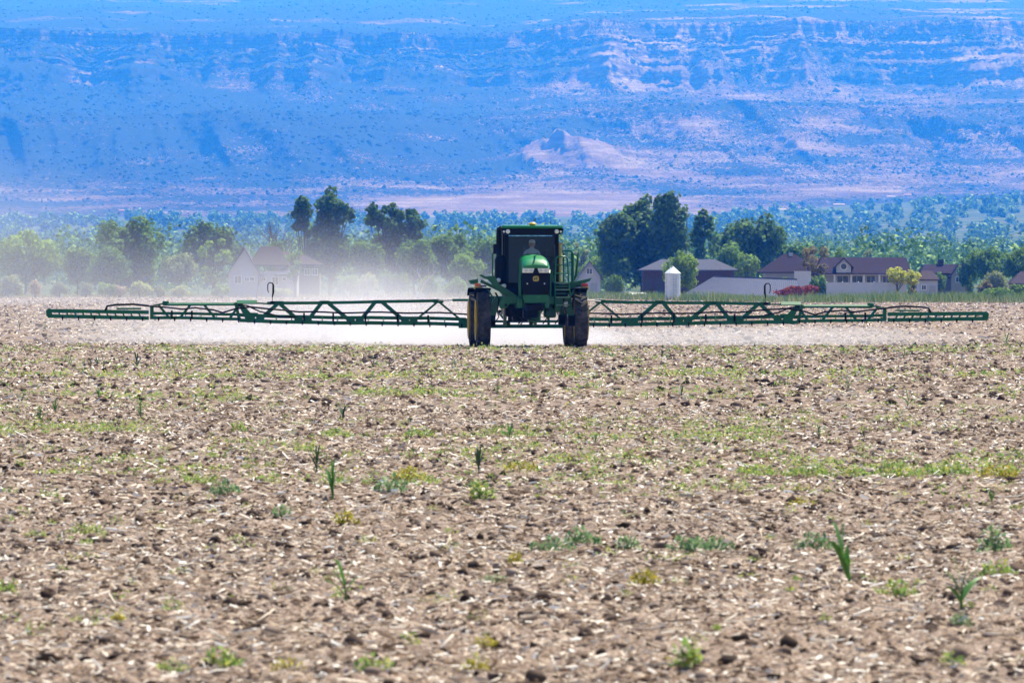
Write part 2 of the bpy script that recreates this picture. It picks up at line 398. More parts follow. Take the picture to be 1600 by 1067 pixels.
# ------------------------------------------------------------------ land beyond the field, valley and mesa
def land_z(d, x=0):
    d = np.asarray(d, float); x = np.asarray(x, float)
    return (6 + 20 * sst(120, 560, x)) * sst(3000, 6000, d) - 0.25 * (1 - sst(735, 765, d)) + 66 * np.clip((d - 1000) / 5300, 0, None) ** 1.5
dd = np.concatenate([np.arange(-80, 740, 60), np.arange(740, 1000, 20), np.arange(1000, 6600, 80)])
xx = np.linspace(-3000, 3000, 121)
D, X = np.meshgrid(dd, xx, indexing='ij')
Z = land_z(D, X) + 0.6 * (fbm(X / 60, D / 60, 31, 3) - .5) * sst(770, 1000, D)
V = np.stack([X, D, Z], -1).reshape(-1, 3); n_ = len(xx)
ii = np.arange(len(dd) - 1)[:, None] * n_ + np.arange(n_ - 1)[None, :]
F = np.stack([ii, ii + 1, ii + n_ + 1, ii + n_], -1).reshape(-1, 4)
m, nt, b = newmat('dry_valley_soil')
n1 = tex(nt, 'Noise', .02, 6); n2 = tex(nt, 'Noise', .4, 5)
c = ramp(nt, [(0.45, (0.045, 0.075, 0.030)), (0.58, (0.085, 0.105, 0.05)), (0.68, (0.18, 0.16, 0.11)), (0.78, (0.28, 0.23, 0.19))], n1.outputs['Fac'])
mx = nt.nodes.new('ShaderNodeMix'); mx.data_type = 'RGBA'; mx.blend_type = 'MULTIPLY'; mx.inputs[0].default_value = .5
nt.links.new(c, mx.inputs[6]); nt.links.new(n2.outputs['Color'], mx.inputs[7]); nt.links.new(c, b.inputs['Base Color'])
b.inputs['Roughness'].default_value = 1; b.inputs['Specular IOR Level'].default_value = .05
tag(link('valley_floor', npmesh('valley_floor', V, F, True), m), 'dry valley floor between the field and the mesa', kind='structure')

# mesa: rows follow the strata, the strata wander in and out to make spurs and gullies
KN = [(4150, 40), (4500, 53), (4800, 66), (5050, 80), (5300, 98), (5600, 126), (5900, 163), (6040, 182), (6200, 188), (6480, 201), (6600, 214), (6780, 238),
      (6786, 250), (6840, 259), (6843, 264), (6900, 272), (6904, 279), (6960, 286), (6963, 290), (7040, 296), (7043, 300), (7100, 303),
      (7112, 322), (7180, 325), (7600, 346), (8400, 396), (9200, 446), (10200, 508), (11200, 572), (11600, 580)]
ks = np.array([k[0] for k in KN], float); kz = np.array([k[1] for k in KN], float)
nc = 580
Um = np.linspace(-1, 1, nc)
# knots wander per column, so ledges swell, merge and vanish along the cliff
xc = Um * 7000 * .118; nk = len(ks)
fs = np.ones((nk - 1, nc)); fz = np.ones((nk - 1, nc))
for k_ in range(10, nk - 7):
    n1_ = fbm(xc / 120 + k_ * 3.7, xc * 0 + k_ * 9.1, 200 + k_, 4, .6); n2_ = fbm(xc / 80 + k_ * 5.3, xc * 0 + k_ * 2.3, 260 + k_, 4, .55)
    steep = (kz[k_ + 1] - kz[k_]) / (ks[k_ + 1] - ks[k_]) > .5
    if steep: fs[k_] = np.clip(1 + 16 * (n2_ - .47), .4, 9) if kz[k_ + 1] - kz[k_] < 15 else np.clip(.6 + 6 * (n2_ - .5), .4, 3)
    else: fs[k_] = np.clip((n2_ - .25) * 2.6, .12, 2.5)
KS = ks[0] + np.concatenate([np.zeros((1, nc)), np.cumsum(np.diff(ks)[:, None] * fs, 0)]); KZ = kz[0] + np.concatenate([np.zeros((1, nc)), np.cumsum(np.diff(kz)[:, None] * fz, 0)])
lo_, hi_ = 10, nk - 7     # squeeze the cliff back so that the plateau rim keeps its mean height
for KK, kk, mixf in ((KS, ks, 1.0), (KZ, kz, 1.0)):
    tot = (KK[hi_] - KK[lo_]); want = (kk[hi_] - kk[lo_]); sc_ = (1 - mixf) + mixf * want / tot
    seg_ = KK[lo_:hi_ + 1] - KK[lo_]; shift = seg_[-1] * sc_ - seg_[-1]
    KK[lo_:hi_ + 1] = KK[lo_] + seg_ * sc_; KK[hi_ + 1:] += shift
SR = []; ZR = []; CR = []
for k_ in range(nk - 1):
    L_ = ks[k_ + 1] - ks[k_]; a_ = ks[k_]
    n = 4 if L_ < 20 else (max(5, int(L_ / 11)) if a_ < 7200 else int(L_ / 28))
    if a_ < 4800: n = int(L_ / 22)
    for t in np.linspace(0, 1, n, endpoint=False):
        SR.append(KS[k_] * (1 - t) + KS[k_ + 1] * t); ZR.append(KZ[k_] * (1 - t) + KZ[k_ + 1] * t)
        CR.append(np.clip((KZ[k_ + 1] - KZ[k_]) / (KS[k_ + 1] - KS[k_]) / .9 - .5, 0, 1))
SR.append(KS[-1]); ZR.append(KZ[-1]); CR.append(CR[-1] * 0)
S_ = np.array(SR); Z0 = np.array(ZR); CLF = np.array(CR); srow = S_[:, 0]
UU = np.repeat(Um[None, :], len(S_), 0)
XM = UU * 7000 * 0.118 * (0.55 + 0.45 * S_ / 7000)
def ridge(x, y, seed): return 1 - np.abs(2 * vn(x, y, seed) - 1)
amp = 0.25 + 0.75 * sst(5000, 5900, S_); amp = amp * (1 - .5 * sst(6300, 6900, S_))
mid = sst(5000, 5700, S_) * (1 - sst(7200, 7800, S_))
Wp = amp * (420 * (vn(XM / 430, S_ / 2600, 101) - .5) + 260 * (ridge(XM / 230, S_ / 1500 + .3, 102) - .5))
low = mid * (1 - sst(6300, 6700, S_))
Wp = Wp + low * (190 * (ridge(XM / 150 + S_ / 1300, S_ / 1600, 113) - .5) + 130 * (ridge(XM / 62 + S_ / 700, S_ / 700, 103) - .5)) + low * (75 * (ridge(XM / 34 + S_ / 420, S_ / 1100, 141) - .5) + 34 * (ridge(XM / 15 + S_ / 300, S_ / 500, 142) - .5)) + mid * (46 - 40 * sst(6450, 6700, S_)) * (vn(XM / 34, S_ / 260, 104) - .5)
cl = sst(6400, 6700, S_) * (1 - sst(7150, 7400, S_))
Wp = Wp + cl * (44 * (fbm(XM / 62, S_ / 36, 117, 4, .55) - .5) + 5 * (vn(XM / 9, S_ / 40, 105) - .5))
Wp = Wp + low * 14 * (vn(XM / 11, S_ / 40, 107) - .5)
DM = S_ - Wp
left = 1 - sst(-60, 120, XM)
ZM = Z0.copy()
# bench is weaker on the left, mesa a little lower there
ZM = ZM - left * 14 * np.exp(-((S_ - 6250) / 260) ** 2)
ZM = ZM - left * (12 + 5 * vn(XM / 300, S_ / 900, 120)) * sst(6750, 7150, S_) * (1 - sst(7500, 9300, S_))
ZM = ZM + 18 * (fbm(XM / 260, S_ / 420, 108, 4) - .5) * sst(7200, 7700, S_) + 30 * (vn(XM / 600, S_ / 900, 109) - .5) * sst(8500, 10500, S_)
ZM = ZM + 26 * sst(150, 700, XM) * sst(8800, 11000, S_) - 4 * left * sst(9000, 11000, S_)
ZM = ZM + 6 * (fbm(XM / 30, DM / 30, 110, 3) - .5) * (1 - cl * .6) * sst(4500, 5400, S_) + 1.2 * (vn(XM / 8, DM / 8, 111) - .5)
# pale bare hump and a low hill in front of it
g = np.exp(-(((XM - 52) / 50) ** 2 + ((S_ - 5480) / 150) ** 2)); ZM = ZM + 24 * g * (.5 + 1.0 * fbm(XM / 22, S_ / 40, 112, 4, .6))
gm = sst(.36, .56, g * (.55 + .9 * fbm(XM / 30, S_ / 60, 119, 4)))
g2 = np.exp(-(((XM - 88) / 60) ** 2 + ((S_ - 5150) / 90) ** 2)); ZM = ZM + 8 * g2
DM = DM + rng.normal(0, 1, DM.shape) * (3.2 * cl + 1.2 * low)
ZM = ZM + rng.normal(0, 1, DM.shape) * (.55 * cl + .55 * low + .3)
FARK = 1.5      # the profile above is drawn for a mesa 7 km away; it stands half as far again and is half as big again
XM, DM, ZM = XM * FARK, DM * FARK, (ZM - CAM_H) * FARK + CAM_H
S_ = S_ * 1.0
V = np.stack([XM, DM, ZM], -1).reshape(-1, 3)
ii = np.arange(len(srow) - 1)[:, None] * nc + np.arange(nc - 1)[None, :]
F = np.stack([ii, ii + 1, ii + nc + 1, ii + nc], -1).reshape(-1, 4)
me = npmesh('mesa', V, F, False)
pxm = 800 + XM / DM * FPX; pym = HOR - (ZM - CAM_H) / DM * FPX
MESA_PTS = (pxm.copy(), pym.copy(), XM.copy(), DM.copy(), ZM.copy())
XM = XM / FARK; DM = DM / FARK; ZM = (ZM - CAM_H) / FARK + CAM_H
veg_shade = 0.26 + .34 * vn(XM / 70, S_ / 110, 131)
veg_shade = veg_shade + sst(4950, 5500, S_) * (.18 + .38 * left) + .22 * np.exp(-((S_ - 6240) / 190) ** 2)  # extra cover on the left darkens that slope in place of cloud shade
veg_shade = veg_shade + 1.0 * (fbm(XM / 80, S_ / 120, 132, 5, .6) - .5)
veg_shade = veg_shade - .06 * sst(6550, 6800, S_) * (1 - sst(7150, 7350, S_)) * (1 - .9 * left) + .30 * (vn(XM / 16, Z0 / 3.0, 135) - .5) * cl
veg_shade = veg_shade + .42 * sst(7200, 7450, S_)
strip = sst(.60, .72, fbm(XM / 300, S_ / 170 + 3, 133, 3)) * sst(7400, 7800, S_)
veg_shade = veg_shade - .75 * strip
veg_shade = veg_shade - .14 * left * cl - 1.0 * gm + .25 * g2
veg_shade = veg_shade + .2 * (1 - sst(4900, 5200, S_)) * (1 - sst(-160, -60, XM) * (1 - sst(120, 220, XM)))
fan = (1 - sst(4900, 5060 + 60 * vn(XM / 60, 0, 134), S_)) * sst(-110, -40, XM) * (1 - sst(110, 190, XM)); veg_shade = veg_shade - .45 * fan
attr(me, 'veg_shade', np.clip(veg_shade, 0, 1).ravel())
attr(me, 'cliff', CLF.ravel())
m, nt, b = newmat('mesa_rock')
L = nt.links.new
def A(name):
    a = nt.nodes.new('ShaderNodeAttribute'); a.attribute_name = name; return a.outputs['Fac']
def M(op, a, b2=None, c2=None):
    n = nt.nodes.new('ShaderNodeMath'); n.operation = op
    for i, v in enumerate((a, b2, c2)):
        if v is None: continue
        if isinstance(v, (int, float)): n.inputs[i].default_value = v
        else: L(v, n.inputs[i])
    return n.outputs[0]
big = tex(nt, 'Noise', .004, 5); fine = tex(nt, 'Noise', .065, 5)
mp = nt.nodes.new('ShaderNodeMapping'); mp.inputs['Scale'].default_value = (.008, .008, .19)
tc = nt.nodes.new('ShaderNodeTexCoord'); L(tc.outputs['Object'], mp.inputs['Vector'])
band = tex(nt, 'Noise', 1.0, 4, mp.outputs[0])
soil = ramp(nt, [(0.35, (0.095, 0.060, 0.052)), (0.55, (0.155, 0.112, 0.097)), (0.7, (0.235, 0.186, 0.168))], big.outputs['Fac'])
strat = ramp(nt, [(0.34, (0.075, 0.042, 0.034)), (0.47, (0.15, 0.090, 0.070)), (0.54, (0.26, 0.185, 0.15)), (0.64, (0.45, 0.37, 0.32))], band.outputs['Fac'])
mx = nt.nodes.new('ShaderNodeMix'); mx.data_type = 'RGBA'
cf = M('MULTIPLY_ADD', A('cliff'), .7, .3); L(cf, mx.inputs[0]); L(soil, mx.inputs[6]); L(strat, mx.inputs[7])
vo = tex(nt, 'Voronoi', .16); vo2 = tex(nt, 'Voronoi', .34)
vv = M('MINIMUM', vo.outputs['Distance'], M('ADD', vo2.outputs['Distance'], .08))
vv = M('ADD', vv, M('MULTIPLY', M('SUBTRACT', fine.outputs['Fac'], .5), .55))
thr = M('MULTIPLY', A('veg_shade'), .86)
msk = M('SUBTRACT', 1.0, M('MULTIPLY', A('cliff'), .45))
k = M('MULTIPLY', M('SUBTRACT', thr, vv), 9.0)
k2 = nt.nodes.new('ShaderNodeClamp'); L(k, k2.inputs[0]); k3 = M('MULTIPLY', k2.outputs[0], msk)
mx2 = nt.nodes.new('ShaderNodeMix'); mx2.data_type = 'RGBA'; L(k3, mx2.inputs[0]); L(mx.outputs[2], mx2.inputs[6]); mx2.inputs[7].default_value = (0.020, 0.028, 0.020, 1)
L(mx2.outputs[2], b.inputs['Base Color']); b.inputs['Roughness'].default_value = 1; b.inputs['Specular IOR Level'].default_value = .05
bump(nt, b, M('ADD', fine.outputs['Fac'], M('MULTIPLY', k3, .7)), .9, 6.0)
VEG_SHADE = np.clip(veg_shade, 0, 1)
# juniper scrub standing on the slopes
dS = np.abs(np.gradient(S_, axis=0)).mean(1) * (1 + 0 * S_[:, 0]); dS[S_.mean(1) > 7250] *= .3; dS[S_.mean(1) < 4700] *= .5
ns = 50000
rr_ = rng.choice(len(dS), ns, p=dS / dS.sum()); cc_ = rng.integers(0, nc - 1, ns)
kp = (rng.random(ns) < (VEG_SHADE[rr_, cc_] ** 1.5) * 1.5 * sst(.3, .62, fbm(XM[rr_, cc_] / 38, S_[rr_, cc_] / 60, 138, 3)) * (.35 + .65 * sst(4800, 5350, S_[rr_, cc_])) - .02) & (CLF[rr_, cc_] < .5); rr_, cc_ = np.minimum(rr_[kp], len(dS) - 2), cc_[kp]
fu, fv = rng.random(len(rr_)), rng.random(len(rr_))
def bil(Am): return (Am[rr_, cc_] * (1 - fu) + Am[rr_, cc_ + 1] * fu) * (1 - fv) + (Am[rr_ + 1, cc_] * (1 - fu) + Am[rr_ + 1, cc_ + 1] * fu) * fv
sz_ = np.clip(1.45 * np.exp(rng.normal(0, .42, len(rr_))), .6, 4.0) * (.75 + .25 * sst(4900, 5500, bil(S_))) * (.8 + .5 * vn(bil(XM) / 60, bil(S_) / 60, 137))
Ps = np.stack([bil(XM) * FARK, bil(DM) * FARK, (bil(ZM) - CAM_H) * FARK + CAM_H + sz_ * .5], 1)
V2, F2 = place(octs, Ps, np.stack([sz_ * 1.15, sz_ * 1.15, sz_ * rng.uniform(.7, 1.2, len(sz_))], 1), rng.uniform(0, 6.3, len(sz_)))
tag(link('juniper_scrub', npmesh('juniper_scrub', V2, F2), island('juniper', [(0, (.018, .026, .016)), (.6, (.035, .048, .028)), (1, (.06, .075, .042))], .95, 0, .05)), 'dark juniper scrub dotted over the slopes of the mesa', 'scrub', kind='stuff')
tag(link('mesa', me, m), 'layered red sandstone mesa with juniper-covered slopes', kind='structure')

xr = np.linspace(-4800, 4800, 260); dr = np.linspace(18300, 23000, 40)
D, X = np.meshgrid(dr, xr, indexing='ij')
Z = 700 + 840 * sst(18300, 22600, D) + 135 * (fbm(X / 1000, D / 1000, 301, 5) - .5)
V = np.stack([X, D, Z], -1).reshape(-1, 3); n_ = len(xr)
ii = np.arange(len(dr) - 1)[:, None] * n_ + np.arange(n_ - 1)[None, :]
tag(link('distant_ridge', npmesh('distant_ridge', V, np.stack([ii, ii + 1, ii + n_ + 1, ii + n_], -1).reshape(-1, 4), True), plain('wooded_ridge', (.06, .08, .045), 1, 0, .4, .02, .05)), 'wooded ridge far behind the mesa', kind='structure')

# ------------------------------------------------------------------ foliage and trees
def leafmat(name, cols, tr=.48): return island(name, cols, .75, tr, .25)
LM = {
 'dark':   leafmat('foliage_dark', [(0, (0.051, 0.111, 0.032)), (.6, (0.103, 0.196, 0.052)), (1, (0.170, 0.286, 0.074))]),
 'mid':    leafmat('foliage_mid', [(0, (0.079, 0.164, 0.037)), (.6, (0.161, 0.286, 0.056)), (1, (0.252, 0.395, 0.082))]),
 'light':  leafmat('foliage_light', [(0, (0.137, 0.242, 0.049)), (.6, (0.252, 0.395, 0.074)), (1, (0.389, 0.527, 0.106))]),
 'grey':   leafmat('foliage_grey', [(0, (0.170, 0.220, 0.106)), (.6, (0.298, 0.351, 0.179)), (1, (0.456, 0.506, 0.261))]),
 'pale':   leafmat('foliage_pale', [(0, (0.274, 0.330, 0.115)), (.6, (0.502, 0.550, 0.196)), (1, (0.600, 0.600, 0.278))]),
 'yellow': leafmat('foliage_yellow', [(0, (0.365, 0.417, 0.049)), (.6, (0.600, 0.600, 0.082)), (1, (0.600, 0.600, 0.115))]),
 'red':    leafmat('foliage_red', [(0, (0.114, 0.018, 0.020)), (.6, (0.252, 0.039, 0.037)), (1, (0.389, 0.077, 0.056))]),
 'brown':  leafmat('foliage_brown', [(0, (0.137, 0.120, 0.056)), (.6, (0.252, 0.220, 0.098)), (1, (0.389, 0.330, 0.146))]),
 'pink':   leafmat('foliage_pink', [(0, (0.411, 0.264, 0.146)), (.6, (0.600, 0.417, 0.245)), (1, (0.600, 0.593, 0.359))]),
 'far':    leafmat('foliage_far', [(0, (0.040, 0.111, 0.032)), (.5, (0.114, 0.242, 0.066)), (1, (0.274, 0.439, 0.115))], .15),
}
BARK = plain('bark', (.10, .075, .055), .95, 0, .3, 3, .1)
PALEBARK = plain('pale_dead_wood', (.48, .44, .40), .9, 0, .2, 3, .1)
DARKBARK = plain('dark_dead_wood', (.14, .11, .10), .9, 0, .2, 3, .1)
TRIQ = np.array([(-.5, -.4, 0), (.5, -.45, .05), (.42, .5, -.04), (-.45, .42, .06)], float)
def leaf_quads(C, N, size, jit=.55, r=None):
    """quads at centres C with normals near N"""
    r = r or rng; n = len(C)
    nn = N + r.normal(0, jit, (n, 3)); nn /= np.linalg.norm(nn, axis=1)[:, None] + 1e-9
    t = np.cross(nn, r.normal(0, 1, (n, 3))); t /= np.linalg.norm(t, axis=1)[:, None] + 1e-9
    w = np.cross(nn, t); s = (size * r.uniform(.55, 1.4, n))[:, None]
    V = np.concatenate([C[:, None] + s[:, None] * (TRIQ[None, :, 0:1] * t[:, None] + TRIQ[None, :, 1:2] * w[:, None] + TRIQ[None, :, 2:3] * nn[:, None])], 1)
    return V.reshape(-1, 3), np.arange(n * 4).reshape(-1, 4)
def sph(n):
    v = rng.normal(0, 1, (n, 3)); return v / np.linalg.norm(v, axis=1)[:, None]
def crown(lobes, size, per=1.0):
    Cs = []; Ns = []
    for (c, rad) in lobes:
        c = np.array(c); rad = np.array(rad)
        n = int(per * 1.75 * (rad[0] * rad[2] * 4 + rad[0] * rad[1] * 2) / (size * size)) + 8
        v = sph(n); q = rng.uniform(.45, 1.0, n) ** .6
        q = q * (.78 + .5 * vn(v[:, 0] * 2 + c[0] * 3, v[:, 2] * 2 + c[2] * 3, 7))
        Cs.append(c + v * rad * q[:, None]); Ns.append(v + np.array([0, 0, .25]))
    return leaf_quads(np.concatenate(Cs), np.concatenate(Ns), size)
def limb(mb, p, q, r0, r1, bend, n=5):
    p = Vector(p); q = Vector(q); pts = []
    o = Vector((random.uniform(-1, 1), random.uniform(-1, 1), random.uniform(-.2, .5))) * bend
    for i in range(n):
        t = i / (n - 1); pts.append(p.lerp(q, t) + o * math.sin(t * math.pi))
    mb.tube(pts, [r0 + (r1 - r0) * i / (n - 1) for i in range(n)], 6)
def tree(name, label, cat, px, top, base, wpx, d, style, mat, leaf=None, per=1.0, bark=None, group=None, trunk=.22, lp=None):
    k = d / FPX
    z0 = float(land_z(d)) if d > 765 else 0.0
    X = (px - 800) * k; ztop = CAM_H + (HOR - top) * k; H = ztop - z0; Wd = wpx * k
    zb = max(0.0, CAM_H + (HOR - base) * k - z0)      # where the crown starts to show
    root = empty(name, (X, d, z0)); tag(root, label, cat, group or ('shrubs along the field edge' if cat == 'shrub' else 'trees around the farmhouses'))
    leaf = leaf or max(.16, min(.42, H * .034))
    lobes = []; tb = MB(); tr = max(.05, H * .02)
    rr = random
    hw = Wd / 2
    if style == 'lobes':
        for (lx_, ly_, lr) in lp:
            cx_, cz_ = (lx_ - px) * k, CAM_H + (HOR - ly_) * k - z0; rl = lr * k * (1.65 if 'poplar' in name else 1.25)
            cy_ = rr.uniform(-.35, .35) * hw
            for i in range(3):
                lobes.append(((cx_ + rr.uniform(-.4, .4) * rl, cy_ + rr.uniform(-.5, .5) * rl, cz_ + rr.uniform(-.4, .4) * rl), (rl * rr.uniform(.6, .95), rl * .8, rl * rr.uniform(.6, 1.0))))
            limb(tb, (cx_ * .25, cy_ * .3, max(.3, cz_ * .35)), (cx_, cy_, cz_), tr * .45, .04, .25)
    elif style == 'round':
        cz = H * (.5 + trunk / 2); rz = H * (1 - trunk) / 2
        for i in range(26):
            v = Vector((rr.gauss(0, 1), rr.gauss(0, 1), rr.gauss(0, 1))).normalized(); q = rr.uniform(.45, .8)
            s = rr.uniform(.22, .36)
            lobes.append(((v.x * hw * q, v.y * hw * q, cz + v.z * rz * q), (hw * s * 1.15, hw * s * 1.15, rz * s * 1.15)))
        lobes.append(((0, 0, cz), (hw * .55, hw * .55, rz * .55)))
    elif style == 'upright':
        for i in range(46):
            a = rr.uniform(0, 6.28); q = math.sqrt(rr.random()) * .8; t = rr.uniform(.1, .95)
            env = (1 - max(0, (t - .45) / .55) ** 2.0 * .75) * (.75 + .25 * min(1, t / .25)); s = rr.uniform(.17, .27)
            lobes.append(((math.cos(a) * q * hw * env, math.sin(a) * q * hw * env, H * t * (1 - .06 * q)), (hw * s, hw * s, hw * s * rr.uniform(1.2, 2.0))))
        for i in range(5):
            x = rr.uniform(-.45, .45) * hw; lobes.append(((x, 0, H * (.93 - .2 * abs(x) / hw)), (hw * .12, hw * .12, H * .07)))
        for i in range(6): limb(tb, (0, 0, H * .1), (lobes[i][0][0], lobes[i][0][1], lobes[i][0][2]), tr * .5, .03, .2)
    elif style == 'dome':
        for i in range(34):
            a = rr.uniform(0, 6.28); q = math.sqrt(rr.random()) * .82; zt = math.sqrt(max(0, 1 - q * q))
            s = rr.uniform(.16, .27)
            lobes.append(((math.cos(a) * q * hw, math.sin(a) * q * hw, H * (trunk + (1 - trunk) * zt * rr.uniform(.35, .86))), (hw * s, hw * s, H * .14)))
    elif style == 'poplar':
        nl = max(4, int(Wd / 1.1))
        for j in range(nl):
            x = -hw * .8 + 1.6 * hw * (j + rr.uniform(.2, .8)) / nl; y = rr.uniform(-.5, .5) * hw * .6
            hh = H * (1 - .30 * (abs(x) / hw) ** 1.6) * rr.uniform(.86, 1.0)
            if j == nl // 2: hh = H
            nz = 9
            for i in range(nz):
                t = (i + .5) / nz; rad = hw * .36 * (1.15 - .85 * t ** 2) * rr.uniform(.75, 1.2)
                lobes.append(((x + rr.uniform(-.12, .12) * hw, y + rr.uniform(-.25, .25) * hw, hh * (.10 + .86 * t)), (rad, rad, hh * .085)))
            limb(tb, (x * .3, y * .3, 0), (x, y, hh * .9), tr * .6, .03, .1)
    elif style == 'open':
        nb = 9
        for j in range(nb):
            a = rr.uniform(0, 6.28); t = rr.uniform(.40, .98); reach = hw * (1.05 - .55 * t) * rr.uniform(.5, 1.1)
            x = math.cos(a) * reach * (1 if j % 2 else -1); y = math.sin(a) * reach; z = H * t
            if j == 0: x, y, z = hw * .1, 0, H * .93
            limb(tb, (0, 0, H * rr.uniform(.1, .35)), (x, y, z), tr * .6, .05, .5)
            for i in range(7):
                s = hw * rr.uniform(.11, .23)
                lobes.append(((x * rr.uniform(.75, 1.05) + rr.uniform(-.26, .26) * hw, y + rr.uniform(-.26, .26) * hw, min(H - s * .5, z + rr.uniform(-.2, .05) * H)), (s, s, s * rr.uniform(.8, 1.5))))
        for i in range(7):
            s = hw * rr.uniform(.2, .34); z = H * rr.uniform(.2, .55)
            lobes.append(((rr.uniform(-.35, .35) * hw, rr.uniform(-.3, .3) * hw, z), (s, s, s * 1.5)))
    elif style == 'bush':
        for i in range(15):
            a = rr.uniform(0, 6.28); q = math.sqrt(rr.random()) * .7; s = rr.uniform(.24, .4)
            lobes.append(((math.cos(a) * q * hw, math.sin(a) * q * hw * .8, H * (.12 + .62 * (1 - q * q) * rr.uniform(.4, 1))), (hw * s, hw * s, H * .24)))
    elif style == 'cone':
        for i in range(10):
            t = (i + .5) / 10; rad = hw * (1 - t) * 1.0 + hw * .1
            lobes.append(((0, 0, H * (.06 + .9 * t)), (rad, rad, H * .07)))
    elif style == 'sparse':
        for j in range(13):
            a = rr.uniform(0, 6.28); t = rr.uniform(.3, .95); reach = hw * math.sin(t * 2.6) * rr.uniform(.4, 1)
            x, y, z = math.cos(a) * reach, math.sin(a) * reach, H * t
            limb(tb, (0, 0, H * t * .45), (x, y, z), tr * .4, .03, .2)
            s = hw * rr.uniform(.18, .30); lobes.append(((x, y, z), (s, s, s)))
    elif style == 'dead':
        def br(p, v, l, r, dep):
            q = p + v * l; limb(tb, p, q, r, r * .55, l * .07)
            if dep:
                for i in range(3 if dep > 1 else 4):
                    w = (v + Vector((rr.gauss(0, .55), rr.gauss(0, .4), rr.uniform(-.1, .5)))).normalized()
                    br(p + v * l * rr.uniform(.45, 1), w, l * rr.uniform(.45, .75), r * .5, dep - 1)
        lean = Vector((trunk, 0, 1)).normalized(); br(Vector((0, 0, 0)), lean, H * .45, tr, 3)
    if style != 'dead':
        if style not in ('bush',):
            limb(tb, (0, 0, -.1), (rr.uniform(-.05, .05) * Wd, 0, H * .72), tr, tr * .3, .2, 6)
            if style in ('round', 'dome', 'sparse'):
                for c, r_ in lobes[:9]: limb(tb, (0, 0, H * .25), c, tr * .5, .03, .25)
        else:
            for c, r_ in lobes[:6]: limb(tb, (c[0] * .2, c[1] * .2, -.05), c, .05, .015, .08)
        V, F = crown(lobes, leaf, per)
        V[:, 2] = np.maximum(V[:, 2], .02)
        link('crown', npmesh('crown', V, F), LM[mat], root)
    tb.build('trunk', bark or BARK, root, True)
    return root
T = tree
# left of the sprayer, in the dust
T('tree', 'broad pale green tree at the left edge of the photo', 'tree', 40, 360, 455, 108, 800, 'round', 'light')
T('tree', 'small dark green tree between the two broad trees on the far left', 'tree', 121, 384, 452, 48, 800, 'round', 'mid')
T('tree', 'tall many-lobed green tree left of the dark dome-shaped tree', 'tree', 205, 348, 455, 140, 805, 'open', 'mid', per=1.3)
T('tree', 'rounded green tree standing in dust below the many-lobed tree', 'tree', 165, 385, 455, 75, 790, 'round', 'mid')
T('tree', 'dark dense dome-shaped tree behind the dusty white house', 'tree', 331, 342, 400, 128, 880, 'dome', 'dark', per=1.3)
T('tree', 'light green leaning tree just left of the white house', 'tree', 335, 374, 455, 62, 770, 'sparse', 'light', per=1.8)
T('tree', 'faint grey green tree in thick dust left of the white house', 'tree', 280, 392, 455, 66, 790, 'round', 'grey')
T('bare_tree', 'leafless forked tree behind the roof of the white house', 'tree', 434, 322, 400, 40, 860, 'dead', 'dark', bark=DARKBARK, trunk=-.08)
T('bare_tree', 'leafless upright tree touching the tall lobed cottonwood', 'tree', 446, 318, 400, 30, 850, 'dead', 'dark', bark=DARKBARK, trunk=.05)
T('tree', 'small round green tree peeping over the brown roof', 'tree', 430, 374, 405, 40, 850, 'round', 'mid')
T('cottonwood_tree', 'tallest lobed cottonwood left of the sprayer with sky gaps', 'tree', 516, 295, 425, 92, 840, 'lobes', 'dark', lp=[(517,303,9),(512,315,11),(520,325,12),(540,325,10),(545,337,9),(500,320,8),(505,340,12),(525,345,14),(520,365,16),(498,360,9),(525,385,17),(510,400,16),(537,400,12),(520,417,18)])
T('cottonwood_tree', 'narrow cottonwood leaning against the tallest lobed cottonwood', 'tree', 478, 313, 425, 48, 845, 'lobes', 'dark', lp=[(470,318,9),(465,330,10),(476,328,9),(470,345,10),(462,352,8),(485,362,9),(492,375,10),(496,390,12),(492,405,13),(488,420,14)])
T('tree', 'thin sparse tree in front of the brown roofed house', 'tree', 461, 392, 462, 38, 750, 'sparse', 'mid', per=.9)
T('cottonwood_tree', 'wide topped cottonwood halfway between tallest cottonwood and sprayer', 'tree', 612, 319, 440, 104, 840, 'lobes', 'dark', lp=[(583,328,8),(592,338,9),(577,345,8),(600,350,11),(600,328,5),(612,330,9),(617,342,10),(610,355,12),(630,337,6),(641,333,8),(646,345,9),(656,352,8),(635,353,10),(622,366,14),(600,370,13),(645,366,12),(610,386,18),(635,386,15),(590,386,12),(650,382,10),(612,406,18),(585,406,14),(640,406,16)])
T('tree', 'dusty green tree at the left foot of the wide cottonwood', 'tree', 572, 372, 447, 62, 820, 'round', 'mid')
T('tree', 'dark green tree at the right foot of the wide cottonwood', 'tree', 648, 366, 450, 74, 815, 'round', 'mid')
T('tree', 'rounded green tree left of the sprayer behind the pale dead tree', 'tree', 702, 357, 452, 82, 820, 'round', 'mid')
T('tree', 'green tree directly left of the sprayer cab', 'tree', 752, 366, 455, 74, 825, 'round', 'mid')
T('tree', 'low light green tree below the two round trees near the cab', 'tree', 728, 392, 456, 60, 800, 'round', 'light')
T('dead_tree', 'pale leaning dead tree with white branches left of sprayer', 'tree', 652, 398, 462, 46, 700, 'dead', 'dark', bark=PALEBARK, trunk=.45)
T('dead_tree', 'grey leafless tree in front of the white house', 'tree', 401, 404, 462, 24, 700, 'dead', 'dark', bark=DARKBARK, trunk=.1)
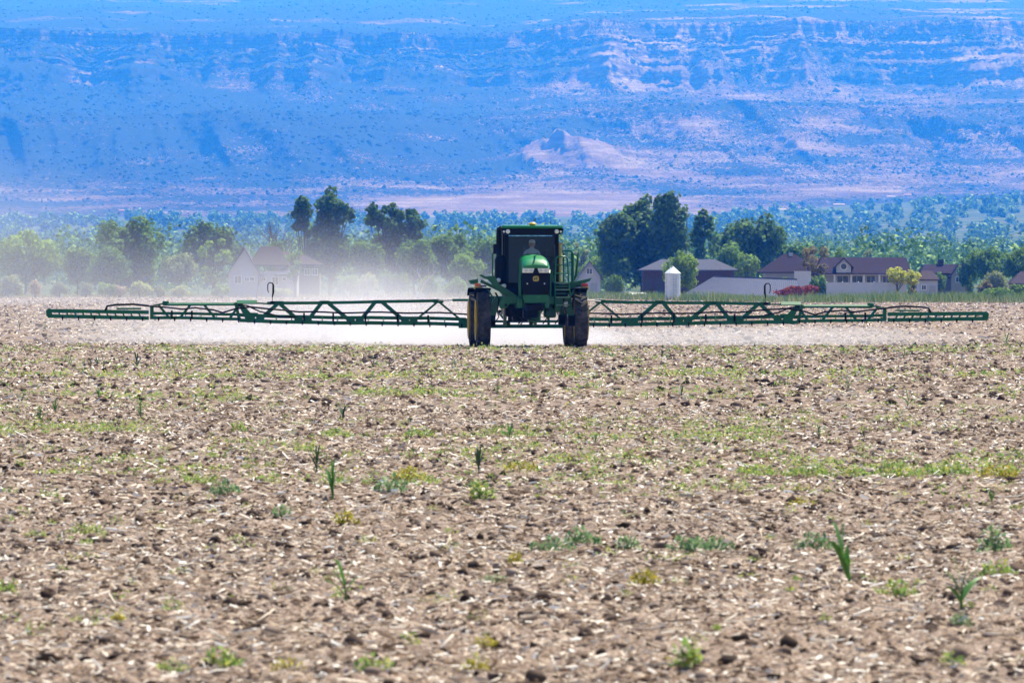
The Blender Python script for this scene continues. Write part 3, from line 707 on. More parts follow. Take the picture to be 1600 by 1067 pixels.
for i, (px, top, w, mt, lb) in enumerate([
    (14, 425, 50, 'grey', 'grey green shrub at the left edge of the field'), (55, 434, 24, 'pink', 'pinkish dry shrub second from the left edge'),
    (92, 437, 34, 'grey', 'dim grey shrub below the small dark tree'), (133, 434, 28, 'grey', 'blue grey shrub under the many-lobed tree'), (166, 434, 40, 'light', 'light green shrub under the many-lobed tree'),
    (186, 441, 26, 'pink', 'pinkish dry shrub under the many-lobed tree'), (220, 436, 46, 'pale', 'pale yellow green shrub right of pinkish shrub'),
    (248, 441, 24, 'grey', 'blue grey shrub right of the pale yellow green shrub'), (282, 443, 34, 'pale', 'pale dry shrub in thick dust left of white house'), (345, 441, 34, 'light', 'light green shrub at the corner of the white house'),
    (440, 447, 40, 'pale', 'pale shrub below the right end of the white house'), (545, 425, 50, 'light', 'light green shrub below the tallest cottonwood'), (572, 419, 40, 'pale', 'pale green shrub below the wide cottonwood'),
    (620, 413, 46, 'mid', 'green shrub left of the pale dead tree'), (668, 428, 40, 'light', 'light green shrub beside the pale dead tree'), (715, 430, 46, 'light', 'light green shrub left of the front wheel')]):
    T('shrub', lb, 'shrub', px, top, 460, w, 745 if i < 11 else 780, 'bush', mt)
# right of the sprayer
T('poplar_tree', 'left part of dark poplar clump right of the sprayer', 'tree', 966, 332, 430, 70, 800, 'lobes', 'dark', lp=[(948,365,12),(955,350,10),(966,340,10),(950,385,13),(965,365,14),(976,350,12),(953,405,14),(972,390,16),(963,417,15),(981,372,14)])
T('poplar_tree', 'tall middle poplar of the dark clump right of the sprayer', 'tree', 1003, 312, 430, 96, 805, 'lobes', 'dark', lp=[(990,333,10),(1000,324,8),(1008,319,8),(990,350,14),(1008,340,13),(995,372,16),(1012,365,15),(1000,395,18),(985,405,15),(1015,395,16),(1000,420,18),(1022,415,14)])
T('poplar_tree', 'tallest right hand poplar of the dark clump', 'tree', 1040, 307, 430, 84, 800, 'lobes', 'dark', lp=[(1028,318,7),(1040,314,9),(1050,318,9),(1058,330,9),(1035,332,13),(1050,345,13),(1035,355,15),(1058,360,11),(1045,375,15),(1060,385,10),(1032,385,16),(1050,400,15),(1040,417,17)])
T('tree', 'thin greyish half-bare tree right of the dark poplar clump', 'tree', 1066, 322, 400, 26, 830, 'sparse', 'grey', per=.5)
T('poplar_tree', 'slim two-topped poplar right of the half-bare tree', 'tree', 1099, 326, 410, 58, 820, 'upright', 'dark', per=1.1)
T('tree', 'large round dark tree behind the brown hip roof', 'tree', 1184, 331, 400, 92, 840, 'round', 'dark', trunk=.3)
T('tree', 'dark green tree between slim poplar and large round tree', 'tree', 1142, 343, 405, 62, 850, 'round', 'dark')
T('tree', 'fresh green tree behind the grey shed roof ridge', 'tree', 1137, 375, 425, 60, 780, 'round', 'mid')
T('tree', 'smaller light green tree left of the brown hip roof', 'tree', 1168, 388, 435, 42, 770, 'round', 'light')
T('tree', 'yellow green round tree standing by the white bin', 'tree', 1066, 392, 442, 60, 660, 'round', 'light', per=1.2)
T('tree', 'low dark tree peeping over the brown roof on the left', 'tree', 1222, 379, 408, 66, 860, 'round', 'dark')
T('tree', 'low dark green tree behind the middle of the brown roof', 'tree', 1252, 377, 408, 60, 850, 'round', 'mid')
T('tree', 'grey brown thin-leaved tree in front of the long brown roof', 'tree', 1266, 382, 430, 58, 690, 'sparse', 'brown', per=1.5)
T('tree', 'light green tree peeping over the long brown roof', 'tree', 1308, 389, 405, 38, 800, 'round', 'light')
T('tree', 'grey tree behind the right part of the long brown roof', 'tree', 1366, 386, 405, 40, 800, 'sparse', 'grey', per=.9)
T('shrub', 'dense dark green shrub in front of the veranda', 'shrub', 1280, 427, 455, 42, 650, 'bush', 'mid', per=1.4)
T('shrub', 'low dark red shrub beside the grey fence', 'shrub', 1252, 440, 463, 82, 620, 'bush', 'red', per=1.4)
T('small_tree', 'yellow leaved small tree in front of the fence', 'tree', 1402, 417, 450, 36, 640, 'round', 'yellow', trunk=.42)
T('small_tree', 'yellow topped small tree with thick trunk beside white garage', 'tree', 1426, 423, 462, 26, 635, 'round', 'yellow', trunk=.40)
T('shrub', 'brown bare shrub beneath the yellow topped tree', 'shrub', 1424, 444, 463, 22, 633, 'bush', 'brown')
T('tree', 'dark green tree between the white garage and the brown gable', 'tree', 1468, 421, 444, 24, 760, 'round', 'mid')
T('tree', 'large green tree at the right edge of the photo', 'tree', 1592, 388, 440, 70, 790, 'round', 'mid')
T('tree', 'broad green tree left of the large edge tree', 'tree', 1545, 382, 440, 76, 800, 'round', 'mid')
T('tree', 'lower green tree behind the brown gabled house', 'tree', 1513, 394, 440, 40, 810, 'round', 'mid')
T('conifer', 'small dark upright conifer right of the brown gabled house', 'tree', 1517, 431, 454, 13, 690, 'cone', 'dark')
T('shrub', 'large blue grey shrub near the right edge', 'shrub', 1558, 418, 452, 54, 700, 'bush', 'grey')
T('shrub', 'brown purple shrub in front of the blue grey shrub', 'shrub', 1540, 435, 455, 26, 690, 'bush', 'brown')
T('shrub', 'low green shrub below the blue grey shrub', 'shrub', 1560, 445, 463, 70, 670, 'bush', 'mid')
T('shrub', 'dark green shrub at the right edge of the grass', 'shrub', 1590, 437, 460, 28, 680, 'bush', 'mid')
T('shrub', 'small green shrub in front of the white wall', 'shrub', 1227, 426, 441, 30, 690, 'bush', 'light')
T('tree', 'pale green tree right behind the sprayer handrail', 'tree', 930, 398, 440, 46, 830, 'round', 'light')
T('tree', 'dim blue green tree above the white gabled house', 'tree', 910, 378, 440, 36, 880, 'sparse', 'grey', per=.8)
T('shrub', 'small green shrub by the grey hut', 'shrub', 960, 420, 452, 34, 720, 'bush', 'mid')

# far wood across the valley: one mass
Cs = []; Ns = []; Sz = []
nt_ = 0
for d0, d1, num in ((900, 1300, 140), (1300, 2000, 330), (2000, 3200, 560), (3200, 6100, 1050)):
    d = rng.uniform(d0, d1, num); x = rng.uniform(-1, 1, num) * d * .112
    keep = (fbm(x / 160, d / 300, 141, 3) + .14 * sst(0, 300, x)) > (.29 if d0 > 1200 else .42)
    for X, Dd in zip(x[keep], d[keep]):
        h = random.uniform(6, 13); w = random.uniform(4, 8); zb = float(land_z(Dd, X))
        ls = max(.55, Dd / 2350); nl = 6; per = int(13 * (5.5 / 4) / (ls * ls) ** .5) + 6
        for i in range(nl):
            c = np.array([X + random.uniform(-.6, .6) * w, Dd + random.uniform(-.6, .6) * w, zb + h * (.12 + .68 * i / (nl - 1))])
            v = sph(per); Cs.append(c + v * np.array([w * .5, w * .5, h * .26]) * rng.uniform(.6, 1, (per, 1))); Ns.append(v + np.array([0, 0, .3])); Sz.append(np.full(per, ls))
        nt_ += 1
V, F = leaf_quads(np.concatenate(Cs), np.concatenate(Ns), np.concatenate(Sz))
tag(link('distant_wood', npmesh('distant_wood', V, F), LM['far']), 'distant wooded valley below the mesa', 'wood', kind='stuff')

# grass strip at the end of the field
GRASS = island('grass_blade', [(0, (.08, .16, .035)), (.6, (.17, .27, .07)), (.9, (.28, .34, .12)), (1, (.45, .40, .22))], .8, .25, .2)
DRYG = island('dry_grass_blade', [(0, (.24, .23, .10)), (.5, (.42, .36, .20)), (1, (.60, .50, .32))], .8, .25, .2)
BL = (np.array([(-.5, 0, 0), (.5, 0, 0), (.12, .15, .6), (-.12, .15, .6), (.0, .45, 1)], float), None)
def blades(x, y, h, w):
    n = len(x); a = rng.uniform(0, 6.3, n); lean = rng.uniform(.1, .7, n) * h; la = rng.uniform(0, 6.3, n)
    z0 = np.where(y > 765, land_z(y), 0) - .02
    dx, dy = np.cos(a) * w / 2, np.sin(a) * w / 2
    b0 = np.stack([x - dx, y - dy, z0], 1); b1 = np.stack([x + dx, y + dy, z0], 1)
    t1 = np.stack([x + dx * .5 + np.cos(la) * lean * .4, y + dy * .5 + np.sin(la) * lean * .4, z0 + h * .65], 1)
    t0 = np.stack([x - dx * .5 + np.cos(la) * lean * .4, y - dy * .5 + np.sin(la) * lean * .4, z0 + h * .65], 1)
    tt = np.stack([x + np.cos(la) * lean, y + np.sin(la) * lean, z0 + h], 1); tt2 = tt + np.stack([dx * .2, dy * .2, dx * 0], 1)
    V = np.stack([b0, b1, t1, t0, tt2, tt], 1).reshape(-1, 3)
    k = np.arange(n)[:, None] * 6
    return V, np.concatenate([k + np.array([0, 1, 2, 3]), k + np.array([3, 2, 4, 5])])
n = 36000
x = rng.uniform(-4, 75, n); y = field_end(x, 0) + rng.uniform(0, 60, n)
k = rng.random(n) < .25 + 1.1 * vn(x * .35, y * .08, 151); x, y = x[k], y[k]
V, F = blades(x, y, rng.uniform(.45, 1.05, len(x)) * (.45 + 1.0 * vn(x * .25, y * .1, 152)), rng.uniform(.05, .11, len(x)))
tag(link('grass', npmesh('grass', V, F), GRASS), 'long green grass strip along the far edge of the field', 'grass', kind='stuff')
n = 9000
x = rng.uniform(-80, 75, n); y = np.maximum(field_end(x, 0) - 8, 0) + rng.uniform(0, 60, n)
V, F = blades(x, y, rng.uniform(.25, .65, n) * (.5 + vn(x * .3, y * .1, 153)), rng.uniform(.03, .09, n))
tag(link('dry_grass', npmesh('dry_grass', V, F), DRYG), 'straw coloured dry grass along the far edge of the field', 'grass', kind='stuff')

# ------------------------------------------------------------------ buildings
WALLW = plain('white_siding', (.46, .47, .52), .8, 0, .06, 2, .2)
WALLG = plain('grey_siding', (.34, .36, .40), .8, 0, .08, 2, .2)
WALLB = plain('brown_brick', (.085, .048, .042), .9, 0, .25, 4, .2)
WALLT = plain('tan_siding', (.24, .18, .15), .9, 0, .1, 2, .2)
ROOFG = plain('grey_shingles', (.10, .105, .14), 1.0, 0, .25, 5, .0)
ROOFB = plain('brown_shingles', (.046, .036, .050), 1.0, 0, .25, 5, .0)
ROOFT = plain('tan_shingles', (.075, .060, .066), 1.0, 0, .25, 5, .0)
METAL = plain('corrugated_metal', (.115, .125, .18), 1.0, .0, .08, 1.5, .0)
WIN = plain('window_glass', (.03, .035, .045), .15)
TRIM = plain('white_trim', (.74, .74, .75), .6, 0, .05)
FENCEM = plain('pale_vinyl', (.52, .54, .60), .6, 0, .05, 1)
BINM = plain('galvanised_bin', (.78, .80, .84), .5, .1, .08, 3)
def hip(mb, x0, x1, y0, y1, z0, z1, ov=.4, gx=None, gable=False):
    """hip or gable roof with its ridge along x; gx insets the ridge ends"""
    x0 -= ov; x1 += ov; y0 -= ov; y1 += ov; ym = (y0 + y1) / 2; g = 0 if gable else (gx if gx is not None else (y1 - y0) / 2); t = .14
    P = [(x0, y0, z0), (x1, y0, z0), (x1, y1, z0), (x0, y1, z0), (x0 + g, ym, z1), (x1 - g, ym, z1)]
    P += [(p[0], p[1], p[2] - t) for p in P[:4]]
    mb.add(P, [(0, 1, 5, 4), (2, 3, 4, 5), (1, 2, 5), (3, 0, 4), (9, 8, 7, 6), (0, 6, 7, 1), (1, 7, 8, 2), (2, 8, 9, 3), (3, 9, 6, 0)]); return mb
def gable_y(mb, x0, x1, y0, y1, z0, z1, ov=.35, t=.16):
    """gable roof with its ridge along y (gable towards the camera): two thick slabs"""
    xm = (x0 + x1) / 2
    for s in (-1, 1):
        xe = xm + s * ((x1 - x0) / 2 + ov); ze = z0 - ov * (z1 - z0) / ((x1 - x0) / 2)
        poly = [(xm, z1 + t), (xe, ze + t), (xe, ze), (xm, z1)]
        mb.prism(poly, y0 - ov, y1 + ov)
    return mb
def win(parent, x, y, z, w, h, frame=True):
    """a window set into the wall that faces the camera at y"""
    o = MB().box((x, y - .015, z), (w, .05, h)).build('window', WIN, parent)
    if frame:
        f = MB(); t = .09
        for dx in (-1, 1): f.box((x + dx * (w / 2 + t / 2), y - .04, z), (t, .09, h + 2 * t))
        for dz in (-1, 1): f.box((x, y - .04, z + dz * (h / 2 + t / 2)), (w, .09, t))
        f.box((x, y - .045, z), (.05, .05, h))
        f.build('window_frame', TRIM, o)
    return o
def B(px, d): return (px - 800) / FPX * d
def Zp(py, d): return CAM_H + (HOR - py) / FPX * d

# white house in the dust on the left
d = 760; r = empty('white_house', (B(410, d), d, 0)); tag(r, 'white two-part house with tan roof half hidden by dust', 'house')
k = d / FPX
def lx(px): return (px - 410) * k
w = MB().box((lx(412), 3.5, 1.75), (104 * k, 7, 3.5)); w.build('wall', WALLW, r)
gw = MB().prism([(lx(357), 3.3), (lx(405), 3.3), (lx(382), Zp(389, d) - .15)], -.5, 5.5); gw.build('gable_wall', WALLW, r)
MB().box((lx(381), -.25, 1.64), (48 * k, .5, 3.3)).build('front_wall', WALLW, r)
gable_y(MB(), lx(358), lx(404), -.5, 5.5, 3.3, Zp(387, d)).build('gable_roof', ROOFG, r)
hip(MB(), lx(392), lx(446), .8, 7.2, Zp(414, d), Zp(385, d), .4, 1.5).build('roof', ROOFT, r)
hip(MB(), lx(434), lx(464), -.6, 4.2, Zp(429, d), Zp(416, d), .3, 1.2).build('porch_roof', ROOFG, r)
for px, py, ww, hh in ((372, 437, .8, .9), (386, 436, .5, .45), (394, 436, .5, .45)): win(r, lx(px), -.5, Zp(py, d), ww, hh)
for px, py, ww, hh in ((412, 436, .45, .4), (430, 439, .75, 1.0), (444, 436, .4, .35), (455, 436, .4, .35)): win(r, lx(px), 0, Zp(py, d), ww, hh)
# brown house behind it
d = 800; k = d / FPX; r = empty('brown_house', (B(468, d), d, .0)); tag(r, 'brown house with tan hip roof behind the dusty white house', 'house')
def lx(px): return (px - 468) * k
MB().box((lx(468), 3.5, 1.65), (62 * k, 7, 3.3)).build('wall', WALLT, r)
hip(MB(), lx(434), lx(499), -.2, 7.2, Zp(413, d), Zp(398, d), .4, 2.6).build('roof', ROOFT, r)
hip(MB(), lx(428), lx(456), -1.8, 3.0, Zp(404, d), Zp(393, d), .4, .9).build('upper_roof', ROOFT, r)
MB().box((lx(442), .6, Zp(404, d) / 2), (26 * k, 4.6, Zp(404, d) - .16)).build('upper_wall', WALLT, r)
for px in (480, 492): win(r, lx(px), 0, Zp(425, d), .7, .8)
# white gabled house right of the sprayer
d = 770; k = d / FPX; r = empty('white_gabled_house', (B(922, d), d, 0)); tag(r, 'white house with steep gable seen beside the sprayer ladder', 'house')
def lx(px): return (px - 922) * k
e, a = Zp(432, d), Zp(409, d)
MB().prism([(lx(905), 0), (lx(938), 0), (lx(938), e), (lx(921.5), a), (lx(905), e)], 0, 7).build('wall', WALLW, r)
gable_y(MB(), lx(905), lx(938), 0, 7, e, a, .45).build('roof', ROOFG, r)
win(r, lx(921), 0, Zp(424, d), .7, .7); MB().box((lx(928), -.03, .95), (.9, .06, 1.9)).build('door', WALLG, r)
# grey hut
d = 730; k = d / FPX; r = empty('grey_hut', (B(967, d), d, 0)); tag(r, 'small grey hut left of the white bin', 'hut')
MB().box((0, 1.1, .85), (17 * k, 2.2, 1.7)).build('wall', WALLG, r)
hip(MB(), -8.5 * k, 8.5 * k, 0, 2.2, 1.72, 2.2, .2, .5).build('roof', ROOFG, r)
MB().box((-.2, -.03, .75), (.5, .05, 1.5)).build('door', WALLW, r)
# brown brick shed with grey hip roof
d = 740; k = d / FPX; r = empty('brick_shed', (B(1076, d), d, 0)); tag(r, 'dark brick shed with wide grey hip roof behind yellow green tree', 'shed')
def lx(px): return (px - 1076) * k
e, a = Zp(422, d), Zp(405, d)
MB().box((lx(1076), 3.5, e / 2), (142 * k, 7, e)).build('wall', WALLB, r)
hip(MB(), lx(1004), lx(1148), 0, 7, e + .02, a, .5, 3.0).build('roof', ROOFG, r)
for px in (1012, 1030, 1108, 1124, 1138): MB().box((lx(px), -.03, 1.3), (1.0, .06, 2.4)).build('door', plain('dark_board', (.07, .05, .045), .9, 0, .2), r)
# white feed bin
d = 622; k = d / FPX; r = empty('feed_bin', (B(1051, d), d, 0)); tag(r, 'white metal feed bin with conical cap at the field edge', 'bin')
Rb = 12 * k; e, a = Zp(427, d), Zp(417, d)
cb = MB(); prof = []
for i in range(13): prof += [(Rb * (1.0 if i % 2 else .985), e * i / 12)]
cb.lathe(prof, 16, 'z'); cb.build('bin_wall', BINM, r)
MB().lathe([(Rb * 1.06, e - .04), (Rb * 1.06, e), (Rb * .3, a - .12), (.12, a)], 16, 'z').build('cap', BINM, r)
MB().lathe([(.14, a - .05), (.14, a + .06), (.0, a + .08)], 10, 'z').build('lid', BINM, r)
for i in range(4):
    t = i * math.pi / 2 + .5
    MB().bar((math.cos(t) * Rb * 1.02, math.sin(t) * Rb * 1.02, 0), (math.cos(t) * Rb * 1.02, math.sin(t) * Rb * 1.02, e), .06).build('stiffener', BINM, r)
ld = MB()
for s in (-.16, .16): ld.bar((s + .2, -Rb - .12, .2), (s + .2, -Rb - .12, e), .035)
for i in range(8): ld.bar((.04, -Rb - .12, .35 + i * .28), (.36, -Rb - .12, .35 + i * .28), .03)
ld.build('ladder', STEEL, r)
# low shed with the big pale metal roof
d = 640; k = d / FPX; r = empty('metal_roofed_shed', (B(1160, d), d, 0)); tag(r, 'low shed with large pale grey corrugated roof', 'shed')
def lx(px): return (px - 1160) * k
zr, zl = Zp(432, d + 7), Zp(437, d + 7)
P = [(lx(1066), 0, .55), (lx(1252), 0, .45), (lx(1250), 7, zl), (lx(1119), 7, zr)]
ribn = 46; rm = MB()
for i in range(ribn):      # standing-seam sheets, each a little folded
    u0, u1 = i / ribn, (i + 1) / ribn
    def lerp(a, b, t): return tuple(a[j] + (b[j] - a[j]) * t for j in range(3))
    a0, a1 = lerp(P[0], P[1], u0), lerp(P[0], P[1], u1); b0, b1 = lerp(P[3], P[2], u0), lerp(P[3], P[2], u1)
    am, bm_ = lerp(a0, a1, .82), lerp(b0, b1, .82); up = .05
    a2 = (a1[0], a1[1], a1[2] + up); b2 = (b1[0], b1[1], b1[2] + up)
    lo = lambda p: (p[0], p[1], p[2] - .08)
    rm.add([a0, am, a2, a1, b1, b2, bm_, b0, lo(a0), lo(a1), lo(b1), lo(b0)], [(0, 1, 6, 7), (1, 2, 5, 6), (2, 3, 4, 5), (8, 11, 10, 9), (0, 8, 9, 3, 2, 1), (7, 6, 5, 4, 10, 11)])
rm.build('roof', METAL, r)
q = MB(); q.bar((P[3][0], 7, P[3][2] + .06), (P[2][0], 7, P[2][2] + .06), .25, .12); q.build('ridge_cap', METAL, r)
MB().add([(lx(1119), 7.15, 0), (lx(1250), 7.15, 0), (lx(1250), 7.15, zl - .1), (lx(1119), 7.15, zr - .1), (lx(1119), 7.3, 0), (lx(1250), 7.3, 0), (lx(1250), 7.3, zl - .1), (lx(1119), 7.3, zr - .1)],
         [(0, 1, 2, 3), (7, 6, 5, 4), (0, 4, 5, 1), (3, 2, 6, 7), (1, 5, 6, 2), (0, 3, 7, 4)]).build('back_wall', WALLG, r)
MB().box((lx(1160), .3, .2), (175 * k, .2, .5)).build('front_wall', WALLG, r)
# long house with brown roof, dormer and veranda
d = 700; k = d / FPX; r = empty('brown_roofed_house', (B(1300, d), d, 0)); tag(r, 'long white house with brown roof, gabled dormer and veranda', 'house')
def lx(px): return (px - 1300) * k
e, a = Zp(427, d), Zp(402, d)
MB().box((lx(1330), 5.0, e / 2), (176 * k, 6.6, e)).build('wall', WALLW, r)
hip(MB(), lx(1272), lx(1419), 0, 8.6, e, a, .45, .4).build('roof', ROOFB, r)
hip(MB(), lx(1192), lx(1280), .6, 7.8, Zp(425, d), Zp(397, d), .4, 3.1).build('hip_roof', ROOFB, r)
MB().box((lx(1234), 4.4, Zp(425, d) / 2), (76 * k, 6.6, Zp(425, d) - .05)).build('side_wall', WALLG, r)
MB().box((lx(1238), 4.0, Zp(396.5, d) - .1), (.5, .5, .5)).build('chimney', WALLW, r)
# dormer
dl, dr_, dz0, dz1 = lx(1304), lx(1332), Zp(427, d), Zp(405, d)
dm = lx(1318)
MB().prism([(dl + .2, dz0), (dr_ - .2, dz0), (dr_ - .2, Zp(416, d)), (dm, dz1), (dl + .2, Zp(416, d))], -.3, 4).build('dormer', WALLW, r)
gable_y(MB(), dl + .2, dr_ - .2, -.3, 4.2, Zp(416, d), dz1, .3).build('dormer_roof', ROOFB, r)
rw = MB().lathe([(.0, -.34), (.36, -.34), (.36, -.30)], 18, 'y', (dm, 0, Zp(416.5, d))).build('round_window', WIN, r)
MB().lathe([(.37, -.36), (.46, -.36), (.46, -.30), (.37, -.30)], 18, 'y', (dm, 0, Zp(416.5, d)), True).build('window_frame', TRIM, rw)
# veranda
MB().box((lx(1345), .0, Zp(428.5, d)), (132 * k, .25, .2)).build('veranda_beam', TRIM, r)
for px in (1304, 1330, 1350, 1374, 1398, 1410): MB().box((lx(px), 0, Zp(429.5, d) / 2), (.22, .22, Zp(429.5, d))).build('veranda_post', TRIM, r)
for px, ww in ((1318, 1.35), (1340, 1.35), (1362, 1.0), (1386, .8), (1405, .6)): win(r, lx(px), 1.7, Zp(437, d), ww, .85)
# white wall left of the veranda
d = 672; k = d / FPX; r = empty('garden_wall', (B(1254, d), d, 0)); tag(r, 'pale grey garden wall between the grey tree and the veranda', 'wall')
MB().box((0, 0, Zp(425, d) / 2), (26 * k, .25, Zp(425, d))).build('wall', FENCEM, r)
MB().box((0, 0, Zp(425, d) + .05), (26.6 * k, .34, .1)).build('coping', FENCEM, r)
# vinyl fence
d = 640; k = d / FPX; r = empty('vinyl_fence', (B(1353, d), d, 0)); tag(r, 'pale grey vinyl panel fence in front of the veranda', 'fence')
def lx(px): return (px - 1353) * k
h0 = Zp(442.5, d); npan = 5; xs = np.linspace(lx(1292), lx(1415), npan + 1)
for i in range(npan):
    MB().box(((xs[i] + xs[i + 1]) / 2, 0, h0 / 2 + .05), (xs[i + 1] - xs[i] - .14, .05, h0 - .1)).build('panel', FENCEM, r)
    MB().box(((xs[i] + xs[i + 1]) / 2, 0, h0 + .04), (xs[i + 1] - xs[i] - .14, .09, .09)).build('rail', FENCEM, r)
for xq in xs: MB().box((xq, 0, h0 / 2 + .04), (.13, .13, h0 + .12)).add([(xq - .09, -.09, h0 + .1), (xq + .09, -.09, h0 + .1), (xq + .09, .09, h0 + .1), (xq - .09, .09, h0 + .1), (xq, 0, h0 + .2)], [(0, 1, 4), (1, 2, 4), (2, 3, 4), (3, 0, 4), (3, 2, 1, 0)]).build('post', FENCEM, r)
# white garage
d = 655; k = d / FPX; r = empty('white_garage', (B(1451, d), d, 0)); tag(r, 'small white garage right of the yellow trees', 'garage')
e = Zp(437, d)
MB().box((0, 2.5, e / 2), (28 * k, 5, e)).build('wall', WALLW, r)
hip(MB(), -14 * k, 14 * k, 0, 5, e + .02, Zp(423, d), .25, .7).build('roof', ROOFT, r)
win(r, -.55, 0, e * .62, .45, .5); MB().box((.45, -.03, .8), (.7, .05, 1.6)).build('door', WALLG, r)
# brown gabled house far right
d = 830; k = d / FPX; r = empty('brown_gabled_house', (B(1485, d), d, 0)); tag(r, 'brown house with tan gable left of the small conifer', 'house')
def lx(px): return (px - 1485) * k
e, a = Zp(427, d), Zp(413, d)
MB().box((lx(1478), 4, e / 2), (72 * k, 6, e)).build('wall', WALLT, r)
hip(MB(), lx(1442), lx(1512), 1, 7, e, a, .4, .9).build('roof', ROOFB, r)
ga = Zp(415, d)
MB().prism([(lx(1486), 0), (lx(1508), 0), (lx(1508), Zp(430, d)), (lx(1497), ga), (lx(1486), Zp(430, d))], -.6, 4).build('gable_wall', plain('tan_gable', (.42, .31, .25), .9, 0, .1, 2), r)
gable_y(MB(), lx(1486), lx(1508), -.6, 4, Zp(430, d), ga, .35).build('gable_roof', ROOFB, r)
win(r, lx(1497), -.6, Zp(423, d), .5, .6); win(r, lx(1497), -.6, Zp(437, d), .7, .7); win(r, lx(1465), 1, Zp(434, d), .9, .7)
MB().box((lx(1473), 4, a + .2), (.8, .8, 1.0)).build('chimney', WALLB, r)
# house at the right edge
d = 760; k = d / FPX; r = empty('tan_house', (B(1600, d), d, 0)); tag(r, 'tan house cut off by the right edge of the photo', 'house')
MB().box((0, 3, .9), (34 * k, 6, 1.9)).build('wall', WALLT, r)
hip(MB(), -17 * k, 17 * k, 0, 6, 1.87, Zp(424, d), .35, 1.6).build('roof', ROOFT, r)
win(r, -.8, 0, 1.1, .6, .6); win(r, .5, 0, 1.1, .6, .6)
# pale heap
d = 700; r = tag(empty('stone_heap', (B(992, d), d, 0)), 'low heap of white stones between grey hut and white bin', 'heap')
for i in range(16):
    V, F = ico(.35, 300 + i); s = random.uniform(.25, .55)
    mbx = MB().add([(p[0] * s * 1.5 + random.uniform(-1.2, 1.2) * 0 + (i % 8 - 3.5) * .36, p[1] * s + (i // 8) * .5, p[2] * s * .8 + .25 + (.4 if 4 < i % 8 < 7 or i > 9 else 0) * .6) for p in V], F.tolist())
    mbx.build('stone', TRIM, r)
# tiny far houses under the mesa
FARW = plain('far_house_wall', (.36, .28, .25), .9, 0, .1, .2); FARR = plain('far_house_roof', (.32, .15, .11), .9, 0, .1, .2)
FO = ['first', 'second', 'third', 'fourth', 'fifth', 'sixth', 'seventh', 'eighth', 'ninth', 'tenth']
for i, (px, py, d, wd) in enumerate(sorted([(1222, 331, 3900, 11), (1248, 329, 3950, 14), (1312, 323, 4000, 15), (1336, 324, 4000, 12), (1392, 310, 4250, 12), (1418, 308, 4250, 10), (1452, 318, 4100, 9), (1578, 333, 3500, 12), (196, 330, 3900, 16), (1500, 402, 1500, 7)])):
    if py < 345:
        q = np.argmin((MESA_PTS[0] - px) ** 2 + (MESA_PTS[1] - py) ** 2 + 1e-4 * MESA_PTS[3]); hx, d, z = (float(MESA_PTS[j].ravel()[q]) for j in (2, 3, 4)); wd *= 1.4
    else: hx, z = B(px, d), float(land_z(d))
    r = empty('far_house', (hx, d, z)); tag(r, 'tiny far house at the foot of the mesa, %s from the left' % FO[i], 'house', 'far houses below the mesa')
    MB().box((0, 4, -.4), (wd * .7, 6, 4.4)).build('wall', FARW, r)
    hip(MB(), -wd * .35, wd * .35, 1, 7, 1.8, 3.2, .4, 1).build('roof', FARR if i % 2 == 0 else FARW, r)

